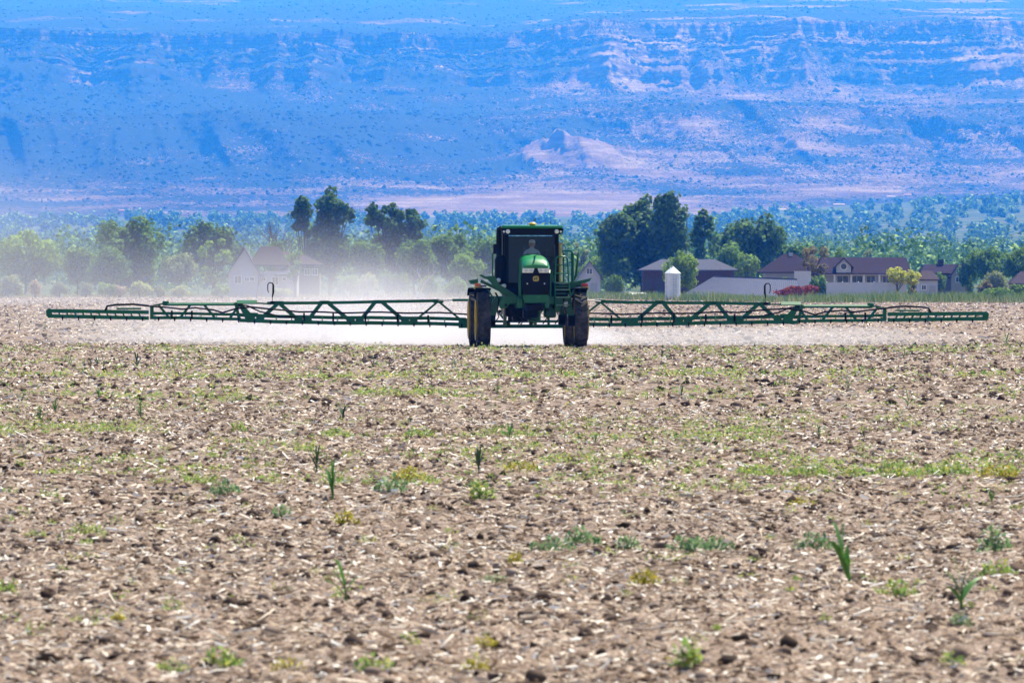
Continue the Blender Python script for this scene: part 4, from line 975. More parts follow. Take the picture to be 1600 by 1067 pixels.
# ------------------------------------------------------------------ maize seedlings and single weeds
CORN = island('maize_leaf', [(0, (.035, .13, .022)), (.5, (.07, .21, .035)), (1, (.14, .31, .06))], .5, .3, .4)
CORND = island('maize_leaf_dark', [(0, (.025, .065, .028)), (1, (.055, .11, .04))], .5, .2, .4)
ORD = ['first', 'second', 'third', 'fourth', 'fifth', 'sixth', 'seventh', 'eighth', 'ninth', 'tenth', 'eleventh', 'twelfth', 'thirteenth', 'fourteenth', 'fifteenth', 'sixteenth', 'seventeenth', 'eighteenth', 'nineteenth', 'twentieth', 'twenty-first', 'twenty-second', 'twenty-third', 'twenty-fourth', 'twenty-fifth', 'twenty-sixth', 'twenty-seventh']
def gd(py): return FPX * CAM_H / (py - HOR)
def corn(px, py, hpx, lean=0.0, nleaf=6, spread=.55, label='', group=None, mat=None, parts=True):
    random.seed(int(px * 7 + py)); d = gd(py); k = d / FPX; H = hpx * k * 1.12; X = (px - 800) * k
    root = empty('maize_plant', (X, d, float(ground_h(X, d)) - .005)); tag(root, label, 'maize plant', group or 'maize plants in the field')
    st = MB().tube([(0, 0, 0), (lean * H * .2, 0, H * .25), (lean * H * .45, 0, H * .5)], [H * .030, H * .024, H * .012], 6)
    st.build('stalk', mat or CORN, root, True)
    merged = MB()
    for i in range(nleaf):
        t = .12 + .36 * i / nleaf; a = (0.15 if i % 2 else math.pi + .15) + random.uniform(-.7, .7)
        L_ = H * random.uniform(.62, .88) * (1.0 if i < nleaf - 2 else .9); up = random.uniform(.75, 1.0) if i < nleaf - 2 else 1.25
        sp = spread * random.uniform(.5, 1.15) * (.45 if i >= nleaf - 2 else 1)
        b0 = Vector((lean * H * .9 * t, 0, H * t)); dirv = Vector((math.cos(a), math.sin(a), 0)); side = Vector((-math.sin(a), math.cos(a), 0))
        pts = []; ws = []
        for j in range(6):
            u = j / 5
            p = b0 + dirv * (L_ * sp * u * (1 + .3 * u)) + Vector((lean * L_ * u * .6, 0, L_ * up * (u - .30 * sp * 2 * u ** 2.6)))
            if p.z > H: p.z = H
            pts.append(p); ws.append(L_ * .10 * (math.sin(math.pi * min(1, .18 + u * .82)) ** .7) + .0006)
        P = []; Fc = []
        for p, w_ in zip(pts, ws):
            sd = side * w_
            P += [p - sd + Vector((0, 0, w_ * .5)), p, p + sd + Vector((0, 0, w_ * .5))]
        for j in range(5): Fc += [(j * 3, j * 3 + 1, j * 3 + 4, j * 3 + 3), (j * 3 + 1, j * 3 + 2, j * 3 + 5, j * 3 + 4)]
        if parts: MB().add(P, Fc).build('leaf', mat or CORN, root, True)
        else: merged.add(P, Fc)
    if not parts: merged.build('leaves', mat or CORN, root, True)
corn(520, 790, 60, 0, 6, .16, 'upright bright green maize plant left of the frame centre, leaves held together')
corn(541, 948, 60, -.1, 5, .55, 'maize plant in the left foreground with drooping right leaf')
corn(1330, 920, 88, -.32, 6, .28, 'tallest maize plant leaning left in the right foreground')
corn(1502, 954, 72, .05, 6, .55, 'spreading maize plant nearest the right corner, dark old leaf on its left')
corn(495, 749, 40, 0, 5, .3, 'dark small maize plant just behind the upright bright one', mat=CORND)
corn(748, 746, 40, .05, 5, .25, 'dark thin maize plant below the middle of the sprayer', mat=CORND)
corn(796, 698, 28, 0, 5, .75, 'short wide maize plant in front of the sprayer')
corn(776, 614, 20, 0, 5, .6, 'small maize plant straight in front of the left wheel')
corn(536, 653, 28, 0, 5, .4, 'thin maize plant left of centre halfway to the boom', mat=CORND)
corn(63, 665, 28, 0, 5, .4, 'left one of two maize plants near the left edge')
corn(86, 648, 22, 0, 5, .3, 'right one of two maize plants near the left edge')
corn(221, 656, 30, -.15, 5, .4, 'maize plant a quarter of the way in from the left')
corn(1418, 641, 27, .1, 5, .7, 'wide leaved maize plant in the middle of the right field')
corn(1281, 690, 24, -.15, 4, .3, 'thin dark maize plant below right boom joint', mat=CORND)
corn(1352, 690, 18, -.3, 4, .4, 'short leaning maize plant between two thin ones on the right', mat=CORND)
corn(1325, 610, 20, 0, 5, .6, 'maize plant beneath the outer right boom section')
corn(1550, 780, 24, 0, 5, .35, 'maize plant by the green weeds at the right edge')
corn(1573, 542, 20, 0, 5, .6, 'maize plant right below the right boom tip')
corn(314, 534, 15, 0, 5, .7, 'wide small maize plant below the left boom hinge', mat=CORND)
for si, (px, py, h) in enumerate(sorted(((154, 623, 18), (215, 573, 22), (583, 578, 20), (712, 574, 16), (410, 721, 14), (1317, 556, 14), (1412, 564, 16), (1255, 589, 14), (1595, 546, 14), (30, 516, 14), (71, 520, 12), (132, 574, 16),
                  (142, 573, 15), (152, 572, 16), (161, 576, 20), (110, 571, 18), (195, 576, 12), (1035, 560, 14), (984, 537, 10), (1065, 625, 18), (700, 640, 14), (930, 702, 14), (1190, 610, 12), (480, 620, 12), (25, 640, 12), (1120, 668, 14)))):
    corn(px, py, h, random.uniform(-.2, .2), 5, random.uniform(.3, .7), 'tiny maize seedling in the middle distance, %s from the left' % ORD[si], 'distant maize seedlings', CORND if random.random() < .6 else CORN, parts=False)

def weed(px, py, wpx, hpx, kind, label):
    d = gd(py); k = d / FPX; X = (px - 800) * k; rx = wpx * k / 2; h = hpx * k * .95
    root = empty('weed', (X, d, float(ground_h(X, d)))); tag(root, label, 'weed', 'weeds in the field')
    ls = min(.055, max(.020, h * .36)); n = int(85 * max(1, rx / .10)); n = min(n, 450)
    p, s, rz, tl = clump_leaves(0, 0, .004, rx, max(rx * .6, .05), h, n, ls)
    mt = {'g': WEED, 'b': WEEDG, 'y': WEEDY}[kind]
    V, F = place([LEAFQ], p, s, rz, None, tl)
    link('leaves', npmesh('leaves', V, F), mt, root)
    st = MB()
    for i in range(7):
        a = rng.uniform(0, 6.3); q = rng.uniform(.2, .8)
        st.tube([(0, 0, 0), (math.cos(a) * rx * q * .6, math.sin(a) * rx * q * .4, h * .4), (math.cos(a) * rx * q, math.sin(a) * rx * q * .6, h * .8)], [.004, .003, .0015], 5)
    st.build('stems', mt, root)
for w_ in [(862, 861, 78, 26, 'b', 'green weed clump in a row, directly right of centre foreground'), (912, 853, 62, 30, 'b', 'bushy green weed clump touching the first one of the row'),
    (980, 858, 40, 26, 'b', 'small dark green weed clump standing alone in the weed row'), (1078, 863, 74, 28, 'b', 'long green weed clump in the middle of the weed row'),
    (1120, 861, 60, 26, 'b', 'green weed clump at the right end of the long one'), (1270, 867, 58, 34, 'b', 'grey green weed clump left of the tallest maize plant'),
    (1400, 937, 66, 28, 'g', 'leafy green weed between the two big maize plants'), (1553, 867, 52, 50, 'b', 'tall pointed blue green weed at the right edge'),
    (1560, 904, 58, 28, 'g', 'yellow green weed below the tall pointed weed'), (1008, 921, 46, 32, 'y', 'bright yellow weed in the foreground'), (772, 919, 42, 16, 'b', 'flat dark green weed below the frame centre'),
    (805, 890, 24, 20, 'y', 'small yellow weed right of the flat dark one'), (1245, 913, 15, 12, 'g', 'tiny lime green weed left of the tallest maize'), (1500, 994, 42, 24, 'b', 'dark green weed under the right corner maize'),
    (1487, 1062, 44, 26, 'g', 'light green weed at the bottom right'), (1072, 1066, 52, 46, 'g', 'upright light green weed at the bottom, right of centre'), (585, 1066, 58, 34, 'g', 'light green weed at the bottom, left of centre'),
    (346, 1062, 62, 42, 'g', 'upright yellow green weed at the bottom left'), (268, 1066, 60, 24, 'g', 'low green weed left of the upright yellow green one'), (450, 1066, 60, 24, 'y', 'low yellow weed along the bottom edge'),
    (745, 1066, 46, 30, 'y', 'yellow green weed at the bottom, below the flat dark weed'), (758, 1032, 40, 22, 'y', 'pale yellow weed above the bottom centre weed'), (185, 985, 28, 20, 'y', 'small yellow weed in the bare left foreground'),
    (8, 935, 34, 24, 'g', 'green weed cut by the left edge'), (55, 840, 40, 14, 'g', 'low weed at the left end of the left weed row'), (138, 836, 60, 18, 'g', 'low weed in the middle of the left weed row'), (370, 841, 36, 13, 'g', 'low weed at the right end of the left weed row'),
    (438, 818, 30, 24, 'b', 'grey green weed left of the upright bright maize'), (540, 827, 40, 26, 'y', 'yellow weed right below the upright bright maize'), (752, 792, 40, 36, 'g', 'green and yellow weed below the dark thin maize'),
    (612, 778, 60, 26, 'b', 'broad blue green weed right of the upright bright maize'), (350, 778, 52, 24, 'b', 'blue green weed clump on the left'), (312, 764, 60, 18, 'g', 'flat green weed beside the blue green clump'), (68, 778, 44, 12, 'g', 'thin flat weed near the left edge'),
    (1255, 796, 52, 18, 'y', 'yellow weed patch on the right'), (640, 757, 60, 24, 'y', 'yellow weed patch left of the dark thin maize'), (815, 745, 56, 20, 'y', 'yellow weed patch right of the dark thin maize'),
    (1180, 752, 70, 20, 'g', 'green weed at the left end of the right hand green band'), (1260, 752, 80, 22, 'g', 'green weed in the right hand green band under the thin maize'), (1330, 752, 60, 20, 'g', 'green weed in the middle of the right hand green band'),
    (1400, 750, 80, 26, 'g', 'dense green weed in the right hand green band'), (1480, 748, 90, 26, 'g', 'long green weed towards the end of the right hand green band'), (1560, 752, 70, 22, 'y', 'yellow green weed at the end of the right hand green band'),
    (1395, 728, 40, 14, 'g', 'bright lime weed above the right hand green band'), (655, 682, 50, 20, 'g', 'green weed left of the short wide maize'), (525, 682, 46, 16, 'g', 'green weed below the thin centre-left maize'), (372, 678, 26, 20, 'g', 'round green weed on the left'),
    (1120, 1002, 14, 10, 'g', 'tiny green weed speck in the bare foreground')]:
    weed(*w_)

# ------------------------------------------------------------------ air
def volmat(name, col, dens, aniso=0.2, absb=(1, 1, 1)):
    m = bpy.data.materials.new(name); m.use_nodes = True; nt = m.node_tree
    nt.nodes.remove(nt.nodes['Principled BSDF'])
    v = nt.nodes.new('ShaderNodeVolumePrincipled'); v.inputs['Color'].default_value = (*col, 1); v.inputs['Density'].default_value = dens
    v.inputs['Anisotropy'].default_value = aniso; v.inputs['Absorption Color'].default_value = (*absb, 1)
    nt.links.new(v.outputs[0], nt.nodes['Material Output'].inputs['Volume'])
    return m, nt, v
hm, _, _ = volmat('blue_haze', (0.024, 0.212, 1.0), 1.25e-4, 0.3)
hz = MB().box((0, 11700, 830), (10400, 24000, 1740)).build('haze', hm)
tag(hz, 'blue haze in the air in front of the mesa', 'haze', kind='stuff')

# ------------------------------------------------------------------ the sprayer
# local axes: x to the viewer's right, y to the rear, z up; origin on the ground between the front wheels
YAW = R(3.5)
SP = empty('crop_sprayer', (0.617, 180, 0.0), YAW)
tag(SP, 'green self-propelled crop sprayer with wide boom unfolded, driving towards the camera', 'sprayer')
SPM = Matrix.Translation((0.617, 180, 0.0)) @ Matrix.Rotation(YAW, 4, 'Z')
FENDERM = plain('fender_plastic', (.006, .006, .007), 1.0, 0, .2, 6, .0)
HOOD_SHEEN = plain('hood_paint_sheen', (0.006, 0.20, 0.06), 0.34, 0, 0.08, 4, 0.5, DUST, 0.02)  # sprayer green lightened to carry the sky sheen on hood and roof
# wheels
TR, TW = 0.895, 0.40
def make_wheel(x, y, side):
    """side = +1 when the outer face looks to +x"""
    hub = MB().lathe([(0, -.16), (.17, -.16), (.17, .10), (.10, .16), (0, .16)], 18, 'x').build('wheel', YELLOW, SP, True)
    hub.location = (x, y, TR - .015)
    prof = [(.60, -TW * .40), (.66, -TW * .48), (.76, -TW * .52), (.825, -TW * .47), (.845, -TW * .30), (.85, 0), (.845, TW * .30), (.825, TW * .47), (.76, TW * .52), (.66, TW * .48), (.60, TW * .40), (.585, 0)]
    t = MB().lathe(prof, 56, 'x', close=True)
    nl = 21
    for s in (-1, 1):
        for i in range(nl):
            a0 = 2 * math.pi * (i + (.5 if s > 0 else 0)) / nl; sh = .20; wd = .062
            pts = []
            for (tt, da, r0) in ((-.02 * s, 0, .84), (TW * .49 * s, sh, .80)):
                for ra in (r0, TR if tt * s < .1 else TR - .02):
                    for db in (-wd / 2, wd / 2):
                        a = a0 + da + db / .85 * (1.15 if ra == r0 else .85) * 1.3
                        pts.append((tt, ra * math.sin(a), ra * math.cos(a)))
            t.add(pts, [(0, 1, 3, 2), (4, 6, 7, 5), (0, 4, 5, 1), (2, 3, 7, 6), (0, 2, 6, 4), (1, 5, 7, 3)])
    t.build('tyre', RUBBER, hub, True)
    o = side
    ro = .09 * o
    MB().lathe([(.55, ro), (.60, TW * .50 * o), (.635, TW * .50 * o + .045 * o), (.60, TW * .50 * o + .05 * o), (.53, TW * .42 * o)], 40, 'x', close=True).build('rim_flange', YELLOW, hub, True)
    MB().lathe([(.60, -TW * .40), (.615, -TW * .43), (.615, -TW * .39), (.56, -TW * .36), (.55, TW * .36), (.615, TW * .39), (.615, TW * .43), (.60, TW * .40), (.58, 0)], 40, 'x', close=True).add([], []).build('rim', YELLOW, hub, True)
    MB().lathe([(.0, .03 * o), (.2, .03 * o), (.34, .10 * o), (.555, .05 * o), (.555, .02 * o), (.33, .07 * o), (.2, 0), (0, 0)], 36, 'x').build('disc', YELLOW, hub, True)
    for i in range(8):
        a = i * math.pi / 4
        MB().lathe([(.0, .19 * o), (.018, .19 * o), (.018, .02 * o)], 6, 'x', (0, .13 * math.cos(a), .13 * math.sin(a))).build('wheel_nut', STEEL, hub)
    return hub
for wy in (0.0, 4.25):
    for s in (-1, 1): make_wheel(1.535 * s, wy, s)
# wheel legs, fenders and axles
for wy in (0.0, 4.25):
    for s in (-1, 1):
        MB().prism([(s * 1.20, .75), (s * 1.36, .75), (s * 1.36, 1.0), (s * 1.22, 1.55), (s * 1.02, 1.62), (s * 1.0, 1.45), (s * 1.12, 1.1)], wy - .13, wy + .13).build('wheel_leg', GREEN, SP)
        MB().lathe([(0, -.12), (.2, -.12), (.2, .12), (0, .12)], 18, 'x', (s * 1.27, wy, .88)).build('wheel_motor', BLACK, SP, True)
        MB().box((s * .62, wy, 1.50), (1.1, .24, .26), bev=.03).build('axle_beam', GREEN, SP)
    MB().box((0, wy, 1.50), (.6, .36, .34), bev=.03).build('axle_housing', GREEN, SP)
def fender(x, y, a0, a1, r=.98, w=.50):
    f = MB(); n = 10; P = []
    for i in range(n + 1):
        a = a0 + (a1 - a0) * i / n
        for rr, ww in ((r, -w / 2), (r + .03, -w / 2 + .02), (r + .03, w / 2 - .02), (r, w / 2), (r - .015, 0)): P.append((x + ww, y - math.sin(a) * rr, TR + math.cos(a) * rr))
    Fc = [(i * 5 + k, i * 5 + (k + 1) % 5, (i + 1) * 5 + (k + 1) % 5, (i + 1) * 5 + k) for i in range(n) for k in range(5)]
    Fc += [(4, 3, 2, 1, 0), tuple(n * 5 + k for k in range(5))]
    return f.add(P, Fc).build('fender', FENDERM, SP, True)
for s in (-1, 1):
    fender(1.535 * s, 0, R(-45), R(14)); fender(1.535 * s, 4.25, R(-40), R(14))
    MB().bar((1.20 * s, .05, 1.55), (1.40 * s, .05, 1.9), .05).build('fender_bracket', GREEN, SP)
# chassis
for s in (-1, 1): MB().box((.42 * s, 2.3, 1.42), (.16, 6.6, .30), bev=.02).build('frame_rail', GREEN, SP)
for y in (-.6, 1.1, 2.4, 3.4, 5.4): MB().box((0, y, 1.40), (.68, .16, .22)).build('cross_member', GREEN, SP)
MB().box((0.03, -.9, 1.30), (.56, .7, .22), bev=.05).build('skid_plate', BLACK, SP)
MB().box((0, .7, 1.12), (.46, .9, .34), bev=.05).build('gearbox', BLACK, SP)
for i, (x, y, z, a, b_, c_) in enumerate([(-.62, .9, 1.22, .34, .7, .46), (.66, 1.2, 1.16, .36, .8, .42), (-.2, 2.6, 1.05, .5, .8, .4), (.3, 3.4, 1.0, .4, .6, .4)]):
    MB().box((x, y, z), (a, b_, c_), bev=.05).build('reservoir', GREEN if i % 2 else BLACK, SP)
for i in range(14):
    x0 = random.uniform(-.9, .9); y0 = random.uniform(-.4, 2.2); z0 = random.uniform(1.0, 1.5); x1 = x0 + random.uniform(-.5, .5)
    MB().tube([(x0, y0, z0), ((x0 + x1) / 2, y0 - .1, z0 - random.uniform(.1, .35)), (x1, y0 + .1, z0 - random.uniform(-.1, .2))], .022, 6).build('hydraulic_hose', HOSE, SP, True)
for i in range(10):
    x0 = random.uniform(-1.1, 1.1); z0 = random.uniform(1.05, 1.45)
    MB().box((x0, random.uniform(-.2, .9), z0), (random.uniform(.08, .2), .12, random.uniform(.08, .22)), bev=.02).build('valve', random.choice([BLACK, STEEL, GREEN, GREEN]), SP)
for x in (-1.15, 1.12):
    MB().tube([(x, -.1, 1.75), (x * .9, -.12, 1.55), (x * .95, -.1, 1.2), (x * 1.12, -.05, .95)], .03, 8).build('hydraulic_hose', HOSE, SP, True)
    MB().tube([(x * .78, .15, 1.05), (x * .78, .15, 1.5)], .06, 10).build('suspension_strut', STEEL, SP, True)
# hood: cross-sections along y
def hood_sec(y, hw, z0, z1, cr, drop=0):
    P = []
    P.append((-hw, y, z0)); P.append((-hw * 1.02, y, z0 + (z1 - z0) * .5)); 
    n = 7
    for i in range(n):
        a = math.pi - math.pi / 2 * i / (n - 1); P.append((-hw + cr + math.cos(a) * cr, y, z1 - cr * .72 - drop + math.sin(a) * cr * .72))
    P.append((0, y, z1 + .025))
    for i in range(n):
        a = math.pi / 2 - math.pi / 2 * i / (n - 1); P.append((hw - cr + math.cos(a) * cr, y, z1 - cr * .72 - drop + math.sin(a) * cr * .72))
    P.append((hw * 1.02, y, z0 + (z1 - z0) * .5)); P.append((hw, y, z0))
    return [(p[0] + .05, p[1], p[2]) for p in P]
secs = [hood_sec(-1.40, .40, 2.44, 2.60, .12), hood_sec(-1.30, .425, 2.42, 2.72, .20), hood_sec(-1.05, .43, 2.40, 2.82, .26), hood_sec(-.6, .43, 1.9, 2.89, .28), hood_sec(0, .43, 1.75, 2.94, .28), hood_sec(.55, .42, 1.7, 2.97, .28)]
hd = MB(); m_ = len(secs[0]); P = [p for s_ in secs for p in s_]
Fc = [(i * m_ + j, i * m_ + j + 1, (i + 1) * m_ + j + 1, (i + 1) * m_ + j) for i in range(len(secs) - 1) for j in range(m_ - 1)] + [tuple(range(m_ - 1, -1, -1))]
hd.add(P, Fc); hood = hd.build('hood', HOOD_SHEEN, SP, True)
MB().box((.05, -.9, 2.90), (.05, .7, .03), bev=.01).build('hood_crease', GREEN, hood)
# grille block with chamfered front, headlights, emblem
gr = MB().prism([(-.33, 1.66), (.43, 1.66), (.475, 1.9), (.475, 2.41), (-.375, 2.41), (-.375, 1.9)], -1.36, -.6).build('grille', GRILLE, SP)
for i in range(11): MB().box((.05, -1.365, 1.74 + i * .058), (.74, .02, .014)).build('grille_slat', BLACK, gr)
for s in (-1, 1):
    poly = [(.05 + s * .055, 2.515), (.05 + s * .42, 2.515), (.05 + s * .43, 2.375), (.05 + s * .10, 2.375)]
    if s < 0: poly = poly[::-1]
    h = MB().prism(poly, -1.43, -1.30).build('headlight', LAMP, SP)
    for q in (.15, .31): MB().lathe([(0, -1.445), (.05, -1.44), (.055, -1.42)], 12, 'y', (.05 + s * q, 0, 2.445)).build('bulb_reflector', STEEL, h, True)
MB().prism([(-.02, 2.38), (.12, 2.38), (.09, 2.53), (.01, 2.53)], -1.415, -1.28).build('lamp_bridge', GRILLE, SP)
em = MB().prism([(.05 + .095 * math.copysign(abs(math.cos(a)) ** .6, math.cos(a)), 2.19 + .085 * math.copysign(abs(math.sin(a)) ** .6, math.sin(a))) for a in [i * math.pi / 8 for i in range(16)]], -1.392, -1.36).build('emblem', YELLOW, SP)
deer = [(-.065, -.035), (-.04, -.045), (-.03, -.01), (.005, -.01), (.03, -.05), (.05, -.05), (.03, -.005), (.035, .015), (.06, .03), (.045, .045), (.03, .035), (.025, .055), (.01, .05), (.015, .025), (-.02, .02), (-.045, .025), (-.06, 0)]
MB().prism([(.05 + x * 1.1, 2.19 + z * 1.1) for x, z in deer], -1.402, -1.393).build('emblem_mark', GREEN, em)
for s in (-1, 1): MB().lathe([(0, -1.40), (.022, -1.395), (.026, -1.36)], 10, 'y', (.05 + s * .27, 0, 2.035)).build('marker_lamp', LAMP, SP, True)
MB().prism([(-.37, 1.68), (.47, 1.68), (.43, 1.44), (-.31, 1.44)], -1.38, -.7).build('bumper', GREEN, SP)
for s in (-1, 1): MB().box((.05 + s * .47, -.75, 2.0), (.035, 1.0, .75), bev=.01).build('side_panel', GREEN, SP)
# cab
CX, CY0, CY1 = .05, .62, 2.25
def pil(x, y, z0, z1, x2, y2, w): return MB().bar((x, y, z0), (x2, y2, z1), w, w * 1.1)
MB().prism([(CX - .86, 1.62), (CX + .86, 1.62), (CX + .86, 2.06), (CX - .86, 2.06)], CY0, CY1).build('cab_base', BLACK, SP)
for s, w in ((-1, .11), (1, .11)):
    pil(CX + s * .80, CY0 + .02, 2.0, 3.62, CX + s * .80, CY0 + .10, w).build('pillar', BLACK, SP)
    pil(CX + s * .82, CY1, 2.0, 3.62, CX + s * .82, CY1, .10).build('pillar', BLACK, SP)
    MB().add([(CX + s * .83, CY0 + .06, 2.06), (CX + s * .83, CY1 - .05, 2.06), (CX + s * .83, CY1 - .05, 3.62), (CX + s * .83, CY0 + .14, 3.62), (CX + s * .838, CY0 + .06, 2.06), (CX + s * .838, CY1 - .05, 2.06), (CX + s * .838, CY1 - .05, 3.62), (CX + s * .838, CY0 + .14, 3.62)],
             [(0, 1, 2, 3), (7, 6, 5, 4), (0, 4, 5, 1), (1, 5, 6, 2), (2, 6, 7, 3), (3, 7, 4, 0)]).build('side_window', GLASS, SP)
# bowed windscreen
ws = MB(); P = []; n = 9
for z, yo in ((2.07, 0), (3.62, .09)):
    for i in range(n):
        t = -1 + 2 * i / (n - 1); P.append((CX + t * .76, CY0 - .02 + yo - .10 * (1 - t * t), z))
for z, yo in ((2.07, 0), (3.62, .09)):
    for i in range(n):
        t = -1 + 2 * i / (n - 1); P.append((CX + t * .76, CY0 - .012 + yo - .10 * (1 - t * t), z))
Fc = [(i, i + 1, n + i + 1, n + i) for i in range(n - 1)]; P = P[:2 * n]
wsn = ws.add(P, Fc).build('windscreen', GLASS, SP, True)
MB().tube([(CX + .05, CY0 - .16, 2.12), (CX + .22, CY0 - .13, 2.5), (CX + .42, CY0 - .06, 2.95)], .012, 6).build('wiper', BLACK, wsn)
# roof
rf = MB().box((CX, 1.42, 3.825), (1.96, 2.10, .095), bev=.045).build('roof', HOOD_SHEEN, SP, True)
MB().prism([(.50, 3.80), (.62, 3.87), (1.3, 3.90), (2.2, 3.88), (2.3, 3.80)], CX - .84, CX + .84, 'x').build('roof_panel', HOOD_SHEEN, rf)
MB().prism([(CX - .99, 3.78), (CX - .96, 3.63), (CX - .82, 3.58), (CX + .82, 3.58), (CX + .96, 3.63), (CX + .99, 3.78)], .37, 2.45).build('roof_fascia', BLACK, SP)
for x in (-.80, .80):
    MB().lathe([(0, .345), (.055, .345), (.075, .375)], 16, 'y', (CX + x * .97, 0, 3.685)).build('roof_lamp', LAMP, SP, True)
    for q in (.16,): MB().lathe([(0, .355), (.03, .355), (.04, .375)], 12, 'y', (CX + x * .97 - math.copysign(q, x) * -.8, 0, 3.68)).build('marker_lamp', LAMP, SP, True)
gp = MB().lathe([(.06, 3.84), (.06, 3.90)], 14, 'z', (CX + .02, .62, 0)).box((CX + .02, .62, 3.875), (.16, .16, .05), bev=.01).build('receiver_bracket', GREEN, SP, True)
MB().lathe([(0, 3.985), (.06, 3.98), (.115, 3.955), (.135, 3.92), (.125, 3.895), (0, 3.893)], 20, 'z', (CX + .02, .62, 0)).build('satellite_receiver', YELLOW, SP, True)
# inside
MB().box((CX, CY1 + .03, 2.6), (1.6, .05, 1.9)).build('rear_wall', INTER, SP)
st = MB().box((CX + .05, 1.62, 2.45), (.52, .5, .14), bev=.05).build('seat', SEATM, SP, True)
MB().box((CX + .05, 1.90, 2.86), (.50, .14, .80), bev=.06).build('seat_back', SEATM, st, True)
MB().box((CX + .05, 1.62, 2.22), (.3, .3, .34)).build('seat_pedestal', BLACK, st)
MB().tube([(CX + .05, .95, 2.1), (CX + .05, 1.15, 2.72)], .035, 8).build('steering_column', BLACK, SP)
MB().lathe([(.19 + .017 * math.cos(a), .017 * math.sin(a)) for a in [i * math.pi / 3 for i in range(6)]], 24, 'z', (CX + .05, 1.17, 2.76), True).build('steering_wheel', BLACK, SP, True)
MB().box((CX + .50, 1.35, 2.62), (.16, .55, .12), bev=.03).build('armrest', BLACK, SP)
MB().box((CX + .55, 1.0, 2.98), (.26, .05, .20), bev=.01).build('monitor', BLACK, SP)
# exhaust and air cleaner on the viewer's left of the cab
MB().tube([(-.98, .95, 2.0), (-.98, .95, 3.62), (-.97, .95, 3.76), (-.90, .85, 3.80)], [.085, .085, .085, .075], 14).build('exhaust_stack', BLACK, SP, True)
MB().lathe([(0, 2.02), (.17, 2.02), (.20, 2.06), (.20, 2.78), (.15, 2.90), (.09, 2.94)], 20, 'z', (-.93, .72, 0)).build('exhaust_muffler', BLACK, SP, True)
MB().box((-.80, 1.0, 2.75), (.14, .5, 1.7), bev=.03).build('heat_shield', BLACK, SP)
mr = MB().tube([(-1.20, .55, 2.25), (-1.20, .55, 2.95), (-1.15, .5, 3.1)], .022, 8).build('mirror_arm', GREEN, SP)
MB().box((-1.10, .46, 3.13), (.17, .07, .31), bev=.02).build('mirror', BLACK, SP)
for x, z, y in ((-1.03, 2.14, .30), (-.86, 1.96, .18)):
    l = MB().lathe([(0, y - .06), (.055, y - .055), (.075, y - .02), (.07, y + .06), (0, y + .08)], 16, 'y', (x, 0, z)).build('work_lamp', LAMP, SP, True); l.scale = (1, 1, 1)
# left side walkway and diagonal arm plates
MB().prism([(-1.98, 2.14), (-1.72, 2.18), (-1.70, 2.22), (-1.68, 2.10), (-1.72, 2.02), (-1.92, 2.02)], .15, .55).build('boom_rest', GREEN, SP)
MB().prism([(-1.66, 2.30), (-1.60, 2.33), (-1.45, 2.26), (-1.18, 2.28), (-1.12, 2.20), (-1.05, 2.04), (-.62, 1.76), (-.42, 1.62), (-.62, 1.55), (-.90, 1.66), (-1.22, 1.98), (-1.38, 2.16), (-1.55, 2.22)], -.05, .12).build('arm_plate', GREEN, SP)
MB().prism([(-.95, 1.60), (-.70, 1.66), (-.40, 1.62), (-.36, 1.44), (-.72, 1.42), (-.80, 1.28), (-1.0, 1.24), (-1.06, 1.34)], -.45, -.30).build('arm_bracket', GREEN, SP)
MB().bar((-1.60, .25, 2.12), (-.75, .25, 1.72), .10).build('walkway_support', GREEN, SP)
MB().lathe([(0, -.47), (.05, -.47), (.05, -.28)], 12, 'y', (-.84, 0, 1.36)).build('pivot_pin', BLACK, SP)
# lamps by the fenders
for s, mt in ((-1, ORANGE), (1, RED)):
    MB().box((1.70 * s, .10, 1.99), (.20, .06, .11), bev=.02).build('turn_lamp', mt, SP)
    MB().box((1.69 * s, .10, 1.895), (.26, .05, .07), bev=.01).build('reflector', YELLOW, SP)
    MB().bar((1.42 * s, .15, 1.95), (1.72 * s, .15, 1.96), .05).build('lamp_bracket', BLACK, SP)
# right side ladder, platform and rails
RX = .97
STEPM = plain('worn_step', (.10, .20, .13), .35, .4, .3, 10)
MB().box((1.12, 1.0, 2.06), (.62, 1.5, .06)).build('platform', GREEN, SP)
for s in (-1, 1): MB().tube([(RX + s * .24, -.30, 1.28), (RX + s * .24, -.25, 1.6), (RX + s * .22, .2, 2.12), (RX + s * .20, .2, 2.60), (RX + s * .19, .25, 2.82)], .026, 8).build('ladder_rail', GREEN, SP, True)
MB().tube([(RX - .19, .25, 2.80), (RX - .12, .28, 2.89), (RX + .12, .28, 2.89), (RX + .19, .25, 2.80)], .024, 8).build('rail_loop', GREEN, SP, True)
for z, y in ((1.36, -.32), (1.60, -.26), (1.84, -.08), (2.06, .12)):
    MB().box((RX, y, z), (.46, .20, .045), bev=.01).build('step', STEPM, SP)
for z in (2.36, 2.62): MB().tube([(RX - .21, .18, z), (RX + .21, .18, z)], .018, 8).build('rail_bar', GREEN, SP)
MB().prism([(.74, 1.50), (1.18, 1.46), (1.20, 2.02), (.72, 2.03)], .42, .50).build('step_gap_shade', BLACK, SP)  # black sheet added behind the steps as the shade in their gaps
for z in (1.48, 1.72, 1.95): MB().bar((.74, .1, z), (1.2, .1, z), .05).build('step_brace', GREEN, SP)
MB().tube([(.55, -.2, 1.6), (.55, -.15, 2.35), (.58, .05, 2.48), (.66, .2, 2.40), (.70, .2, 2.1)], .024, 8).build('grab_rail', GREEN, SP, True)
for x in (1.12, 1.38): MB().tube([(x, 1.4, 2.06), (x, 1.4, 3.02)], .026, 8).build('handrail_post', GREEN, SP, True)
